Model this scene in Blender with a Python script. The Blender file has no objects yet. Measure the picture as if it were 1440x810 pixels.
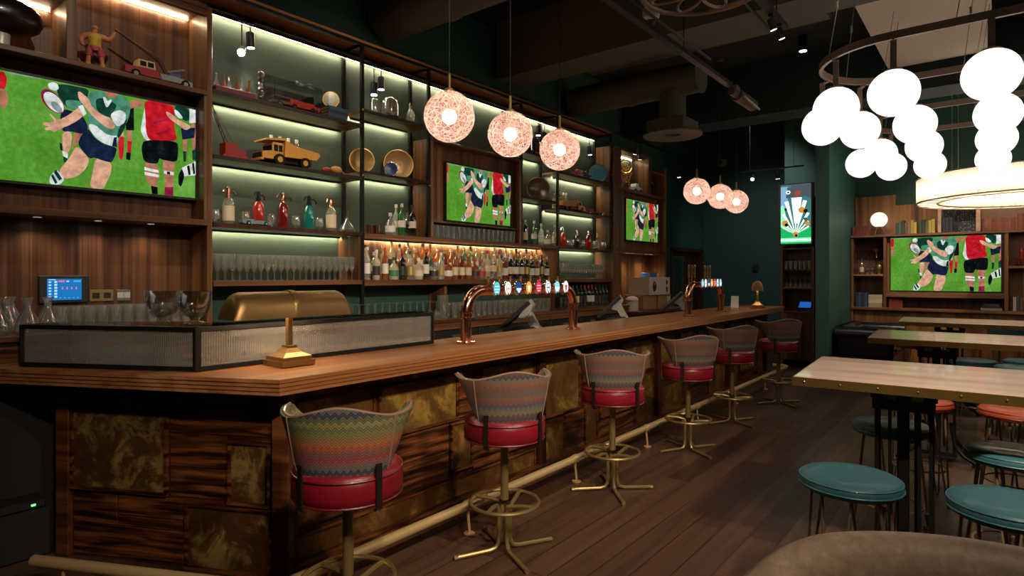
import bpy, math, random
from mathutils import Vector, Matrix
R = math.radians
PI = math.pi
rng = random.Random(7)
scene = bpy.context.scene
COL = scene.collection

# ---------------------------------------------------------------- mesh builder
class MB:
    def __init__(self):
        self.v, self.f, self.m, self.uv = [], [], [], {}
    def add(self, vs, fs, m=0):
        b = len(self.v)
        self.v += [tuple(p) for p in vs]
        for f in fs:
            self.f.append(tuple(b + i for i in f)); self.m.append(m)
        return self
    def box(self, lo, hi, m=0, ch=0.0):
        x0, y0, z0 = lo; x1, y1, z1 = hi
        x0, x1 = min(x0, x1), max(x0, x1); y0, y1 = min(y0, y1), max(y0, y1); z0, z1 = min(z0, z1), max(z0, z1)
        if ch <= 0:
            vs = [(x0,y0,z0),(x1,y0,z0),(x1,y1,z0),(x0,y1,z0),(x0,y0,z1),(x1,y0,z1),(x1,y1,z1),(x0,y1,z1)]
            return self.add(vs, [(0,3,2,1),(4,5,6,7),(0,1,5,4),(1,2,6,5),(2,3,7,6),(3,0,4,7)], m)
        c = min(ch, (x1-x0)*.45, (y1-y0)*.45, (z1-z0)*.45)
        def ring(i, z):
            a, b, d, e = x0+i, x1-i, y0+i, y1-i
            return [(a+c,d,z),(b-c,d,z),(b,d+c,z),(b,e-c,z),(b-c,e,z),(a+c,e,z),(a,e-c,z),(a,d+c,z)]
        vs = ring(c, z0) + ring(0, z0+c) + ring(0, z1-c) + ring(c, z1)
        fs = [tuple(range(7,-1,-1)), tuple(range(24,32))]
        for k in range(3):
            for i in range(8):
                j = (i+1) % 8
                fs.append((k*8+i, k*8+j, k*8+8+j, k*8+8+i))
        return self.add(vs, fs, m)
    def bar(self, p0, p1, w, t, m=0, up=(0,0,1)):
        p0, p1 = Vector(p0), Vector(p1); d = (p1-p0).normalized(); u = Vector(up)
        if abs(d.dot(u)) > .98: u = Vector((1,0,0))
        s = d.cross(u).normalized()*w/2; n = s.cross(d).normalized()*t/2
        vs = [p0-s-n,p0+s-n,p0+s+n,p0-s+n,p1-s-n,p1+s-n,p1+s+n,p1-s+n]
        return self.add(vs, [(0,1,2,3),(7,6,5,4),(0,4,5,1),(1,5,6,2),(2,6,7,3),(3,7,4,0)], m)
    def tube(self, pts, r, n=8, m=0, closed=False, caps=True):
        pts = [Vector(p) for p in pts]; k = len(pts); rings = []
        rr = r if isinstance(r, (list, tuple)) else [r]*k
        prev = None
        for i, p in enumerate(pts):
            if closed: d = (pts[(i+1) % k]-pts[i-1])
            elif i == 0: d = pts[1]-p
            elif i == k-1: d = p-pts[-2]
            else: d = (pts[i+1]-p).normalized()+(p-pts[i-1]).normalized()
            d = d.normalized() if d.length > 1e-9 else Vector((0,0,1))
            if prev is None:
                a = Vector((0,0,1)) if abs(d.z) < .9 else Vector((1,0,0))
                s = d.cross(a).normalized()
            else:
                s = (prev-d*prev.dot(d))
                s = s.normalized() if s.length > 1e-6 else d.cross(Vector((0,0,1))).normalized()
            prev = s; t = d.cross(s)
            rings.append([p+(s*math.cos(2*PI*j/n)+t*math.sin(2*PI*j/n))*rr[i] for j in range(n)])
        vs = [q for g in rings for q in g]; fs = []
        for i in range(k if closed else k-1):
            a, b = i*n, ((i+1) % k)*n
            for j in range(n):
                fs.append((a+j, a+(j+1) % n, b+(j+1) % n, b+j))
        if caps and not closed:
            fs.append(tuple(range(n-1,-1,-1))); fs.append(tuple((k-1)*n+j for j in range(n)))
        return self.add(vs, fs, m)
    def cyl(self, p0, p1, r, n=16, m=0, r1=None):
        return self.tube([p0, p1], [r, r if r1 is None else r1], n, m)
    def lathe(self, prof, n=16, m=0, o=(0,0,0), closed=False, sx=1, sy=1):
        vs, fs = [], []; k = len(prof)
        for r, z in prof:
            for j in range(n):
                a = 2*PI*j/n
                vs.append((o[0]+max(r,1e-5)*math.cos(a)*sx, o[1]+max(r,1e-5)*math.sin(a)*sy, o[2]+z))
        for i in range(k-1+(1 if closed else 0)):
            a, b = i*n, ((i+1) % k)*n
            for j in range(n):
                fs.append((a+j, a+(j+1) % n, b+(j+1) % n, b+j))
        return self.add(vs, fs, m)
    def ball(self, c, r, n=16, k=10, m=0, s=(1,1,1)):
        prof = [(math.sin(PI*i/k), -math.cos(PI*i/k)) for i in range(k+1)]
        vs, fs = [], []
        for q, z in prof:
            for j in range(n):
                a = 2*PI*j/n
                vs.append((c[0]+max(q,1e-4)*r*math.cos(a)*s[0], c[1]+max(q,1e-4)*r*math.sin(a)*s[1], c[2]+z*r*s[2]))
        for i in range(k):
            for j in range(n):
                fs.append((i*n+j, i*n+(j+1) % n, (i+1)*n+(j+1) % n, (i+1)*n+j))
        return self.add(vs, fs, m)
    def prism(self, poly, z0, z1, m=0):
        n = len(poly)
        vs = [(x,y,z0) for x,y in poly]+[(x,y,z1) for x,y in poly]
        fs = [tuple(range(n-1,-1,-1)), tuple(range(n,2*n))]
        for i in range(n):
            j = (i+1) % n
            fs.append((i, j, n+j, n+i))
        return self.add(vs, fs, m)
    def prism_ax(self, poly, a0, a1, ax='x', m=0):
        """poly in the plane normal to ax: for x -> (y,z), for y -> (x,z)"""
        n = len(poly)
        g = (lambda p, a: (a, p[0], p[1])) if ax == 'x' else (lambda p, a: (p[0], a, p[1]))
        vs = [g(p, a0) for p in poly]+[g(p, a1) for p in poly]
        fs = [tuple(range(n)), tuple(range(2*n-1, n-1, -1))]
        for i in range(n):
            j = (i+1) % n
            fs.append((i, n+i, n+j, j))
        return self.add(vs, fs, m)
    def mesh(self, name, mats, smooth=35, fix=True):
        me = bpy.data.meshes.new(name)
        me.from_pydata(self.v, [], self.f)
        for mt in (mats if isinstance(mats, (list, tuple)) else [mats]):
            me.materials.append(mt)
        me.polygons.foreach_set('material_index', self.m)
        if self.uv:
            uvl = me.uv_layers.new(name='UVMap')
            for lp in me.loops:
                uvl.data[lp.index].uv = self.uv.get(lp.vertex_index, (0,0))
        me.validate()
        if fix:
            import bmesh
            bm = bmesh.new(); bm.from_mesh(me)
            bmesh.ops.recalc_face_normals(bm, faces=bm.faces)
            bm.to_mesh(me); bm.free()
        if smooth:
            me.polygons.foreach_set('use_smooth', [True]*len(me.polygons))
            me.set_sharp_from_angle(angle=R(smooth))
        me.update()
        return me
    def build(self, name, mats, parent=None, loc=(0,0,0), rz=0, smooth=35, fix=True):
        return link(name, self.mesh(name, mats, smooth, fix), parent, loc, rz)

def link(name, data, parent=None, loc=(0,0,0), rz=0):
    o = bpy.data.objects.new(name, data); COL.objects.link(o)
    o.location = loc
    o.rotation_euler = (0,0,rz) if not isinstance(rz, (tuple, list)) else rz
    if parent is not None: o.parent = parent
    return o
def tag(o, label, cat, group=None, kind=None):
    o['label'] = label; o['category'] = cat
    if group: o['group'] = group
    if kind: o['kind'] = kind
    return o
def thing(name, label, cat, loc=(0,0,0), rz=0, group=None):
    return tag(link(name, None, None, loc, rz), label, cat, group)
def spec_thing(name, label, cat, loc, rz, group, spec):
    """spec: [(part_name, mesh, [sub spec])]; one part and no sub -> the thing is that mesh"""
    t = thing(name, label, cat, loc, rz, group)
    def rec(par, sp):
        for s in sp:
            o = link(s[0], s[1], par)
            if len(s) > 2 and s[2]: rec(o, s[2])
    rec(t, spec)
    return t
def one(name, me, label, cat, loc=(0,0,0), rz=0, group=None):
    return tag(link(name, me, None, loc, rz), label, cat, group)
def struct(name, mb, mat, parent=None, **k):
    o = mb.build(name, mat, parent, **k)
    if parent is None: o['kind'] = 'structure'
    return o
ORD = 'first second third fourth fifth sixth seventh eighth ninth tenth eleventh twelfth thirteenth fourteenth fifteenth sixteenth seventeenth eighteenth nineteenth twentieth'.split()
def nth(i):
    if i < 20: return ORD[i]
    return {20:'twenty-first',21:'twenty-second',22:'twenty-third',23:'twenty-fourth',24:'twenty-fifth',25:'twenty-sixth',26:'twenty-seventh',27:'twenty-eighth',28:'twenty-ninth',29:'thirtieth'}[i]

# ---------------------------------------------------------------- camera geometry (1440x810)
SS, CC, FF, HH = math.sin(R(38.8)), math.cos(R(38.8)), 850.0, 1.6
def along(u, X):
    """Y of the vertical line seen at column u on the plane x=X"""
    a = (u-720)/FF
    return X*(CC+a*SS)/(-SS+a*CC)
def at_y(u, Y):
    a = (u-720)/FF
    return Y*(-SS+a*CC)/(CC+a*SS)
def zof(v, X, Y):
    return HH-(v-387)/FF*(-SS*X+CC*Y)

# ---------------------------------------------------------------- materials
def new_mat(name):
    m = bpy.data.materials.new(name); m.use_nodes = True
    nt = m.node_tree; nt.nodes.clear()
    out = nt.nodes.new('ShaderNodeOutputMaterial')
    return m, nt, out
def N(nt, t, **k):
    n = nt.nodes.new(t)
    for a, b in k.items():
        if a == 'inp':
            for i, v in b.items(): n.inputs[i].default_value = v
        else: setattr(n, a, b)
    return n
def L(nt, a, b): nt.links.new(a, b)
def c4(c): return (c[0], c[1], c[2], 1)
def hx(s):
    """sRGB hex -> linear"""
    s = s.lstrip('#'); o = []
    for i in (0,2,4):
        c = int(s[i:i+2],16)/255
        o.append(c/12.92 if c <= .04045 else ((c+.055)/1.055)**2.4)
    return tuple(o)
def pbsdf(nt, out, col, rough=.5, metal=0, spec=.5, coat=0, alpha=None):
    p = N(nt, 'ShaderNodeBsdfPrincipled')
    p.inputs['Base Color'].default_value = c4(col); p.inputs['Roughness'].default_value = rough
    p.inputs['Metallic'].default_value = metal; p.inputs['Specular IOR Level'].default_value = spec
    p.inputs['Coat Weight'].default_value = coat
    L(nt, p.outputs[0], out.inputs[0]); return p
def plain(name, col, rough=.5, metal=0, spec=.5, coat=0, noise=0, nscale=20, bump=0):
    m, nt, out = new_mat(name); p = pbsdf(nt, out, col, rough, metal, spec, coat)
    if noise or bump:
        tc = N(nt, 'ShaderNodeTexCoord'); ns = N(nt, 'ShaderNodeTexNoise', inp={'Scale': nscale, 'Detail': 5})
        L(nt, tc.outputs['Object'], ns.inputs['Vector'])
        if noise:
            mx = N(nt, 'ShaderNodeMix', data_type='RGBA'); mx.inputs[6].default_value = c4(tuple(x*(1-noise) for x in col))
            mx.inputs[7].default_value = c4(tuple(min(1,x*(1+noise)) for x in col))
            L(nt, ns.outputs[0], mx.inputs[0]); L(nt, mx.outputs[2], p.inputs['Base Color'])
        if bump:
            b = N(nt, 'ShaderNodeBump', inp={'Strength': bump, 'Distance': .01}); L(nt, ns.outputs[0], b.inputs['Height']); L(nt, b.outputs[0], p.inputs['Normal'])
    return m
def emis(name, col, st):
    m, nt, out = new_mat(name); e = N(nt, 'ShaderNodeEmission', inp={'Color': c4(col), 'Strength': st}); L(nt, e.outputs[0], out.inputs[0]); return m
def ramp(nt, stops, interp='LINEAR'):
    r = N(nt, 'ShaderNodeValToRGB'); cr = r.color_ramp; cr.interpolation = interp
    while len(cr.elements) > 1: cr.elements.remove(cr.elements[0])
    cr.elements[0].position = stops[0][0]; cr.elements[0].color = c4(stops[0][1])
    for p, c in stops[1:]:
        e = cr.elements.new(p); e.color = c4(c)
    return r
def wood(name, dark, mid, light, axis='z', stripe=28, rough=.42, fine=1.0, coat=.1, slat=None, warp=.8):
    """long grain along axis"""
    m, nt, out = new_mat(name); p = pbsdf(nt, out, mid, rough, 0, .4, coat)
    tc = N(nt, 'ShaderNodeTexCoord'); mp = N(nt, 'ShaderNodeMapping')
    L(nt, tc.outputs['Object'], mp.inputs[0])
    s = {'x': (.6, stripe, stripe), 'y': (stripe, .6, stripe), 'z': (stripe, stripe, .6)}[axis]
    mp.inputs['Scale'].default_value = s
    n1 = N(nt, 'ShaderNodeTexNoise', inp={'Scale': .55, 'Detail': 6, 'Roughness': .62, 'Distortion': warp})
    L(nt, mp.outputs[0], n1.inputs['Vector'])
    mp2 = N(nt, 'ShaderNodeMapping'); L(nt, tc.outputs['Object'], mp2.inputs[0])
    mp2.inputs['Scale'].default_value = tuple(q*.16 for q in s)
    n2 = N(nt, 'ShaderNodeTexNoise', inp={'Scale': 1, 'Detail': 3, 'Distortion': 1.5}); L(nt, mp2.outputs[0], n2.inputs['Vector'])
    ad = N(nt, 'ShaderNodeMath', operation='MULTIPLY_ADD', inp={1: .55, 2: .0}); L(nt, n2.outputs[0], ad.inputs[0])
    a2 = N(nt, 'ShaderNodeMath', operation='MULTIPLY_ADD', inp={1: .55}); L(nt, n1.outputs[0], a2.inputs[0]); L(nt, ad.outputs[0], a2.inputs[2])
    r = ramp(nt, [(.40, dark), (.52, mid), (.66, light)]); L(nt, a2.outputs[0], r.inputs[0])
    L(nt, r.outputs[0], p.inputs['Base Color'])
    b = N(nt, 'ShaderNodeBump', inp={'Strength': .15, 'Distance': .004}); L(nt, n1.outputs[0], b.inputs['Height']); L(nt, b.outputs[0], p.inputs['Normal'])
    return m
def brass_patina(name, gold, dark, scale=3.0, metal=.75):
    m, nt, out = new_mat(name); p = pbsdf(nt, out, gold, .38, metal)
    tc = N(nt, 'ShaderNodeTexCoord')
    n1 = N(nt, 'ShaderNodeTexNoise', inp={'Scale': scale, 'Detail': 9, 'Roughness': .68, 'Distortion': .5}); L(nt, tc.outputs['Object'], n1.inputs[0])
    n2 = N(nt, 'ShaderNodeTexNoise', inp={'Scale': scale*5, 'Detail': 8, 'Roughness': .7}); L(nt, tc.outputs['Object'], n2.inputs[0])
    r = ramp(nt, [(.40, tuple(x*.75 for x in dark)), (.50, dark), (.545, tuple((a*.6+b*.4) for a, b in zip(dark, gold))), (.60, gold), (.75, tuple(a*.75 for a in gold))])
    L(nt, n1.outputs[0], r.inputs[0])
    mx = N(nt, 'ShaderNodeMix', data_type='RGBA', blend_type='MULTIPLY'); mx.inputs[0].default_value = .5
    r2 = ramp(nt, [(.35, (.4,.4,.4)), (.6, (1,1,1))]); L(nt, n2.outputs[0], r2.inputs[0])
    L(nt, r.outputs[0], mx.inputs[6]); L(nt, r2.outputs[0], mx.inputs[7]); L(nt, mx.outputs[2], p.inputs['Base Color'])
    mr = N(nt, 'ShaderNodeMapRange', inp={3: .55, 4: .28}); L(nt, n1.outputs[0], mr.inputs[0]); L(nt, mr.outputs[0], p.inputs['Roughness'])
    return m
def thin_glass(name, tint=(.93,.95,.94), refl=.12, rough=.02, body=0.0, bodycol=None, edge=.82):
    """thin clear glassware: see-through face on, reflecting at the rim"""
    m, nt, out = new_mat(name)
    tr = N(nt, 'ShaderNodeBsdfTransparent', inp={'Color': c4(tint)})
    gl = N(nt, 'ShaderNodeBsdfGlossy', inp={'Color': (1,1,1,1), 'Roughness': rough})
    lw = N(nt, 'ShaderNodeLayerWeight', inp={'Blend': .35})
    mr = N(nt, 'ShaderNodeMapRange', inp={3: refl, 4: edge}); L(nt, lw.outputs['Facing'], mr.inputs[0])
    mx = N(nt, 'ShaderNodeMixShader'); L(nt, mr.outputs[0], mx.inputs[0])
    last = tr.outputs[0]
    if body:
        df = N(nt, 'ShaderNodeBsdfDiffuse', inp={'Color': c4(bodycol or tint)}); tl = N(nt, 'ShaderNodeBsdfTranslucent', inp={'Color': c4(bodycol or tint)})
        m0 = N(nt, 'ShaderNodeMixShader', inp={0: .5}); L(nt, df.outputs[0], m0.inputs[1]); L(nt, tl.outputs[0], m0.inputs[2])
        m1 = N(nt, 'ShaderNodeMixShader', inp={0: body}); L(nt, tr.outputs[0], m1.inputs[1]); L(nt, m0.outputs[0], m1.inputs[2]); last = m1.outputs[0]
    L(nt, last, mx.inputs[1]); L(nt, gl.outputs[0], mx.inputs[2]); L(nt, mx.outputs[0], out.inputs[0])
    return m
M = {}
# walnut cabinets
M['walnut'] = wood('walnut', hx('2a180d'), hx('5a3820'), hx('835a36'), 'z', 26)
M['walnut_h'] = wood('walnut_h', hx('2a180d'), hx('54341f'), hx('785132'), 'y', 26)
M['walnut_x'] = wood('walnut_x', hx('24100a'), hx('552c16'), hx('7c4a26'), 'x', 26)
M['slat'] = wood('slat_walnut', hx('2c180f'), hx('50301f'), hx('6d482f'), 'z', 60, warp=.1)
M['walnut_dark'] = wood('walnut_dark', hx('1a0b06'), hx('37190e'), hx('552c18'), 'z', 24)
def rosewood(name, axis):
    m, nt, out = new_mat(name); p = pbsdf(nt, out, (.1,.04,.02), .34, 0, .4, .15)
    tc = N(nt, 'ShaderNodeTexCoord'); mp = N(nt, 'ShaderNodeMapping'); L(nt, tc.outputs['Object'], mp.inputs[0])
    mp.inputs['Scale'].default_value = {'x': (.16,1,1), 'y': (1,.16,1)}[axis]
    wv = N(nt, 'ShaderNodeTexWave', bands_direction='Z', inp={'Scale': 4.0, 'Distortion': 16, 'Detail': 3, 'Detail Scale': 1.1, 'Detail Roughness': .62}); L(nt, mp.outputs[0], wv.inputs[0])
    n = N(nt, 'ShaderNodeTexNoise', inp={'Scale': 3.2, 'Detail': 8, 'Roughness': .7}); m2 = N(nt, 'ShaderNodeMapping'); L(nt, tc.outputs['Object'], m2.inputs[0]); m2.inputs['Scale'].default_value = {'x': (.5,12,12), 'y': (12,.5,12)}[axis]; L(nt, m2.outputs[0], n.inputs[0])
    a = N(nt, 'ShaderNodeMath', operation='MULTIPLY_ADD', inp={1: .85}); L(nt, n.outputs[0], a.inputs[0]); b = N(nt, 'ShaderNodeMath', operation='MULTIPLY', inp={1: .15}); L(nt, wv.outputs[1], b.inputs[0]); L(nt, b.outputs[0], a.inputs[2])
    r = ramp(nt, [(.38, hx('1a0b05')), (.46, hx('3c1e0f')), (.54, hx('5f341a')), (.66, hx('824c26'))]); L(nt, a.outputs[0], r.inputs[0]); L(nt, r.outputs[0], p.inputs['Base Color'])
    return m
M['rose_h'] = rosewood('rosewood', 'y')
M['rose_l'] = M['rose_h']
M['bartop'] = wood('bar_top_wood', hx('7a4828'), hx('9c6439'), hx('b57e50'), 'y', 24, rough=.33, coat=.25, warp=.3)
M['bartop_x'] = wood('bar_edge_wood', hx('4a2816'), hx('7a4626'), hx('94603a'), 'x', 24, rough=.35, coat=.2, warp=.3)
M['groove'] = plain('edge_groove', hx('1c0d07'), .6)
M['shelfwood'] = wood('shelf_oak', hx('5a4026'), hx('7a5a36'), hx('92703f'), 'y', 20)
M['pinewood'] = wood('top_board_wood', hx('7a4322'), hx('9b5b30'), hx('b47240'), 'y', 18)
M['tabletop'] = wood('table_top_wood', hx('a08478'), hx('b59a8c'), hx('c6ac9e'), 'x', 14, rough=.3, coat=.3, warp=.3)
M['palewood'] = wood('pale_wood', hx('93705a'), hx('b08c72'), hx('c4a58a'), 'x', 14)
M['library'] = wood('library_wood', hx('4c2e1c'), hx('7c5030'), hx('a07044'), 'z', 22)
M['library_h'] = wood('library_wood_h', hx('50321a'), hx('82583a'), hx('a67a50'), 'x', 22)
# walls
M['green'] = plain('green_wall', hx('2d5348'), .6, noise=.08, nscale=3)
M['green_dk'] = plain('green_wall_dark', hx('23463e'), .65, noise=.1, nscale=2)
M['strip_lit_green'] = plain('green_strip_lit', hx('37463a'), .6, noise=.05, nscale=2)  # same green wall, recoloured for its look under the strips
M['green_cool_lit'] = plain('green_cool_lit', hx('3a645d'), .5, noise=.06, nscale=2)  # green partition paint with the cool light mixed into its colour
M['ceil'] = plain('ceiling_paint', hx('18221f'), .8, noise=.15, nscale=2)
M['duct'] = plain('duct_metal', hx('605d50'), .55, .2, noise=.2, nscale=4)
M['tan'] = plain('acoustic_board', hx('cfc2ae'), .85, noise=.08, nscale=30)
M['tan_dk'] = plain('bulkhead_paint', hx('5f5b4c'), .85, noise=.1, nscale=8)
M['black'] = plain('black_paint', (.006,.006,.006), .6, spec=.2)
M['blackmetal'] = plain('black_metal', (.015,.014,.013), .4, .6)
M['blackmatte'] = plain('black_matte', (.01,.01,.011), .8)
M['charcoal'] = plain('charcoal_plastic', (.014,.014,.015), .5)
M['greymetal'] = plain('grey_metal', (.32,.31,.29), .35, .8)
M['silver'] = plain('silver_plastic', (.55,.54,.5), .4, .3)
M['chrome'] = plain('chrome', (.8,.8,.78), .12, 1)
M['brass'] = plain('brass', hx('b08c4e'), .33, .9, noise=.12, nscale=6)
M['brass_rail'] = plain('brass_rail', hx('e6c48c'), .36, .55, noise=.08, nscale=4)
M['brass_stool'] = plain('aged_brass', hx('9c8656'), .4, .7, noise=.15, nscale=10)
M['brass_lamp'] = plain('lamp_brass', hx('94744a'), .42, .85, noise=.15, nscale=12)
M['bronze'] = plain('bronze', hx('8c7664'), .45, .5)
M['copper'] = plain('copper', hx('e0a084'), .16, 1.0, noise=.06, nscale=8)
M['patina'] = brass_patina('patina_brass', hx('b08a42'), hx('735026'), 3.4, .3)
M['patina2'] = brass_patina('patina_copper_brass', hx('a87c40'), hx('6e4822'), 2.6, .3)
M['patina3'] = brass_patina('patina_left', hx('9a8048'), hx('5c3c20'), 4.8, .25)
def leather(name, col, rough=.35, scale=60, noise=.1, bump=.2):
    return plain(name, col, rough, 0, .5, .15, noise, scale, bump)
M['red'] = leather('red_leather', hx('7c1222'), .36, 30)
M['redpipe'] = leather('red_piping', hx('6a0f1c'), .4)
M['teal'] = leather('teal_vinyl', hx('35646f'), .5, 40)
M['tealpipe'] = leather('teal_piping', hx('3a6e7c'), .4)
M['orange'] = leather('orange_vinyl', hx('b05030'), .5, 40)
M['redvinyl'] = leather('red_vinyl', hx('8e2a2a'), .42, 40)
M['bluelthr'] = leather('navy_leather', hx('0d1118'), .3, 25)
def worn_leather():
    m, nt, out = new_mat('brown_leather'); p = pbsdf(nt, out, (.1,.08,.06), .5, 0, .35)
    tc = N(nt, 'ShaderNodeTexCoord'); n = N(nt, 'ShaderNodeTexNoise', inp={'Scale': 26, 'Detail': 9, 'Roughness': .75}); L(nt, tc.outputs['Object'], n.inputs[0])
    r = ramp(nt, [(.34, hx('645547')), (.5, hx('725f50')), (.66, hx('7f6e5d'))]); L(nt, n.outputs[0], r.inputs[0]); L(nt, r.outputs[0], p.inputs['Base Color'])
    mr = N(nt, 'ShaderNodeMapRange', inp={3: .62, 4: .38}); L(nt, n.outputs[0], mr.inputs[0]); L(nt, mr.outputs[0], p.inputs['Roughness'])
    b = N(nt, 'ShaderNodeBump', inp={'Strength': .25, 'Distance': .006}); L(nt, n.outputs[0], b.inputs['Height']); L(nt, b.outputs[0], p.inputs['Normal']); return m
M['brownlthr'] = worn_leather()
M['strap'] = leather('strap_leather', hx('1a0f0c'), .5)
# glass
M['glass'] = thin_glass('clear_glass', refl=.2, rough=.04, body=.12, bodycol=(.9,.88,.82))
M['glass_dk'] = thin_glass('smoky_glass', (.78,.78,.75), .14)
M['case_glass'] = thin_glass('case_glass', (.95,.97,.96), .04, .01, edge=.4)
def reeded():
    return thin_glass('reeded_glass', (.80,.78,.75), .16, .05, body=.26, bodycol=(.78,.74,.69), edge=.5)
M['reeded'] = reeded()
def bottle_glass(name, tint, body=.25):
    return thin_glass(name, tint, .08, .04, body=body, bodycol=tint, edge=.6)
BG = {
 'clear': bottle_glass('clear_bottle', (.9,.9,.84), .22), 'cream': bottle_glass('cream_bottle', (.9,.84,.62), .8),
 'yellow': bottle_glass('yellow_bottle', (.85,.75,.2), .5), 'orange': bottle_glass('orange_bottle', (.9,.38,.08), .65),
 'amber': bottle_glass('amber_bottle', (.62,.24,.05), .5), 'darkred': bottle_glass('dark_red_bottle', (.4,.05,.03), .6),
 'green': bottle_glass('green_bottle', (.08,.42,.14), .5), 'black': bottle_glass('black_bottle', (.02,.02,.025), .9),
 'pale': bottle_glass('pale_bottle', (.75,.85,.75), .5), 'red': bottle_glass('red_siphon_glass', (.75,.04,.04), .85),
 'maroon': bottle_glass('maroon_glass', (.35,.02,.02), .8), 'teal': bottle_glass('teal_glass', (.02,.36,.32), .8),
 'wine': bottle_glass('wine_glass_dark', (.03,.05,.03), .8),
}
LB = {'white': plain('label_white', (.75,.72,.66), .6), 'cream': plain('label_cream', (.72,.6,.4), .6), 'black': plain('label_black', (.03,.03,.03), .5),
      'red': plain('label_red', (.5,.04,.03), .5), 'gold': plain('label_gold', (.6,.42,.12), .35, .5), 'blue': plain('label_blue', (.05,.1,.3), .5), 'green': plain('label_green', (.05,.2,.08), .5)}
# lamps
M['led'] = emis('led_warm', (1.0,.76,.44), 55.0)
M['led_bar'] = emis('led_bar', (1.0,.80,.50), 120.0)
M['led_green'] = emis('led_shelf', (1.0,.87,.56), 105.0)
def opal():
    m, nt, out = new_mat('opal_globe'); tr = N(nt, 'ShaderNodeBsdfTransparent', inp={'Color': (1,.98,.95,1)}); tl = N(nt, 'ShaderNodeBsdfTranslucent', inp={'Color': (.82,.76,.70,1)})
    gl = N(nt, 'ShaderNodeBsdfGlossy', inp={'Roughness': .15}); a = N(nt, 'ShaderNodeMixShader', inp={0: .76}); b = N(nt, 'ShaderNodeMixShader', inp={0: .03})
    L(nt, tr.outputs[0], a.inputs[1]); L(nt, tl.outputs[0], a.inputs[2]); L(nt, a.outputs[0], b.inputs[1]); L(nt, gl.outputs[0], b.inputs[2]); L(nt, b.outputs[0], out.inputs[0]); return m
M['globe'] = opal()
M['frosted'] = emis('frosted_bulb', (1,.95,.90), 4.1)
M['bulb'] = emis('bulb', (1.0,.82,.62), 60.0)
M['spot_lens'] = emis('spot_lens', (1.0,.93,.85), 9.0)
M['bright_lens'] = emis('bright_lens', (1.0,.97,.95), 60.0)
M['crystal_led'] = emis('crystal_led', (1.0,.9,.74), 32.0)
# ---------------------------------------------------------------- more materials
def zigzag(name='zigzag_fabric', cs=None):
    m, nt, out = new_mat(name); p = pbsdf(nt, out, (.3,.1,.1), .85, 0, .2)
    uv = N(nt, 'ShaderNodeUVMap'); sp = N(nt, 'ShaderNodeSeparateXYZ'); L(nt, uv.outputs[0], sp.inputs[0])
    pp = N(nt, 'ShaderNodeMath', operation='PINGPONG', inp={1: .0165}); L(nt, sp.outputs[0], pp.inputs[0])
    v = N(nt, 'ShaderNodeMath', operation='MULTIPLY_ADD', inp={1: .95}); L(nt, pp.outputs[0], v.inputs[0]); L(nt, sp.outputs[1], v.inputs[2])
    d = N(nt, 'ShaderNodeMath', operation='DIVIDE', inp={1: .24}); L(nt, v.outputs[0], d.inputs[0])
    f = N(nt, 'ShaderNodeMath', operation='FRACT'); L(nt, d.outputs[0], f.inputs[0])
    cs = cs or [hx('7e7a4c'), hx('6f7050'), hx('8a8452'), hx('68684a'), hx('4a4656'), hx('6a6a66'), hx('8c5a5c'), hx('94474a'), hx('7c5a56'), hx('a4583e'), hx('a86a42'), hx('8e7048')]
    r = ramp(nt, [(i/len(cs), c) for i, c in enumerate(cs)], 'CONSTANT'); L(nt, f.outputs[0], r.inputs[0])
    g = N(nt, 'ShaderNodeMath', operation='PINGPONG', inp={1: .006}); L(nt, v.outputs[0], g.inputs[0])
    g2 = N(nt, 'ShaderNodeMapRange', inp={1: .001, 2: .0035, 3: .55, 4: 1.0}); L(nt, g.outputs[0], g2.inputs[0])
    mx = N(nt, 'ShaderNodeMix', data_type='RGBA', blend_type='MULTIPLY'); mx.inputs[0].default_value = 1
    L(nt, r.outputs[0], mx.inputs[6]); L(nt, g2.outputs[0], mx.inputs[7]); L(nt, mx.outputs[2], p.inputs['Base Color'])
    return m
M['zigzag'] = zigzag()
M['zigzag2'] = zigzag('zigzag_fabric_muted', [hx(c) for c in ('6e5a4e','7c5448','8a5c4a','72685a','504a50','66504c','7a7258','6c6a58','585460','7c5450','845a48','6a5a54')])
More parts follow.
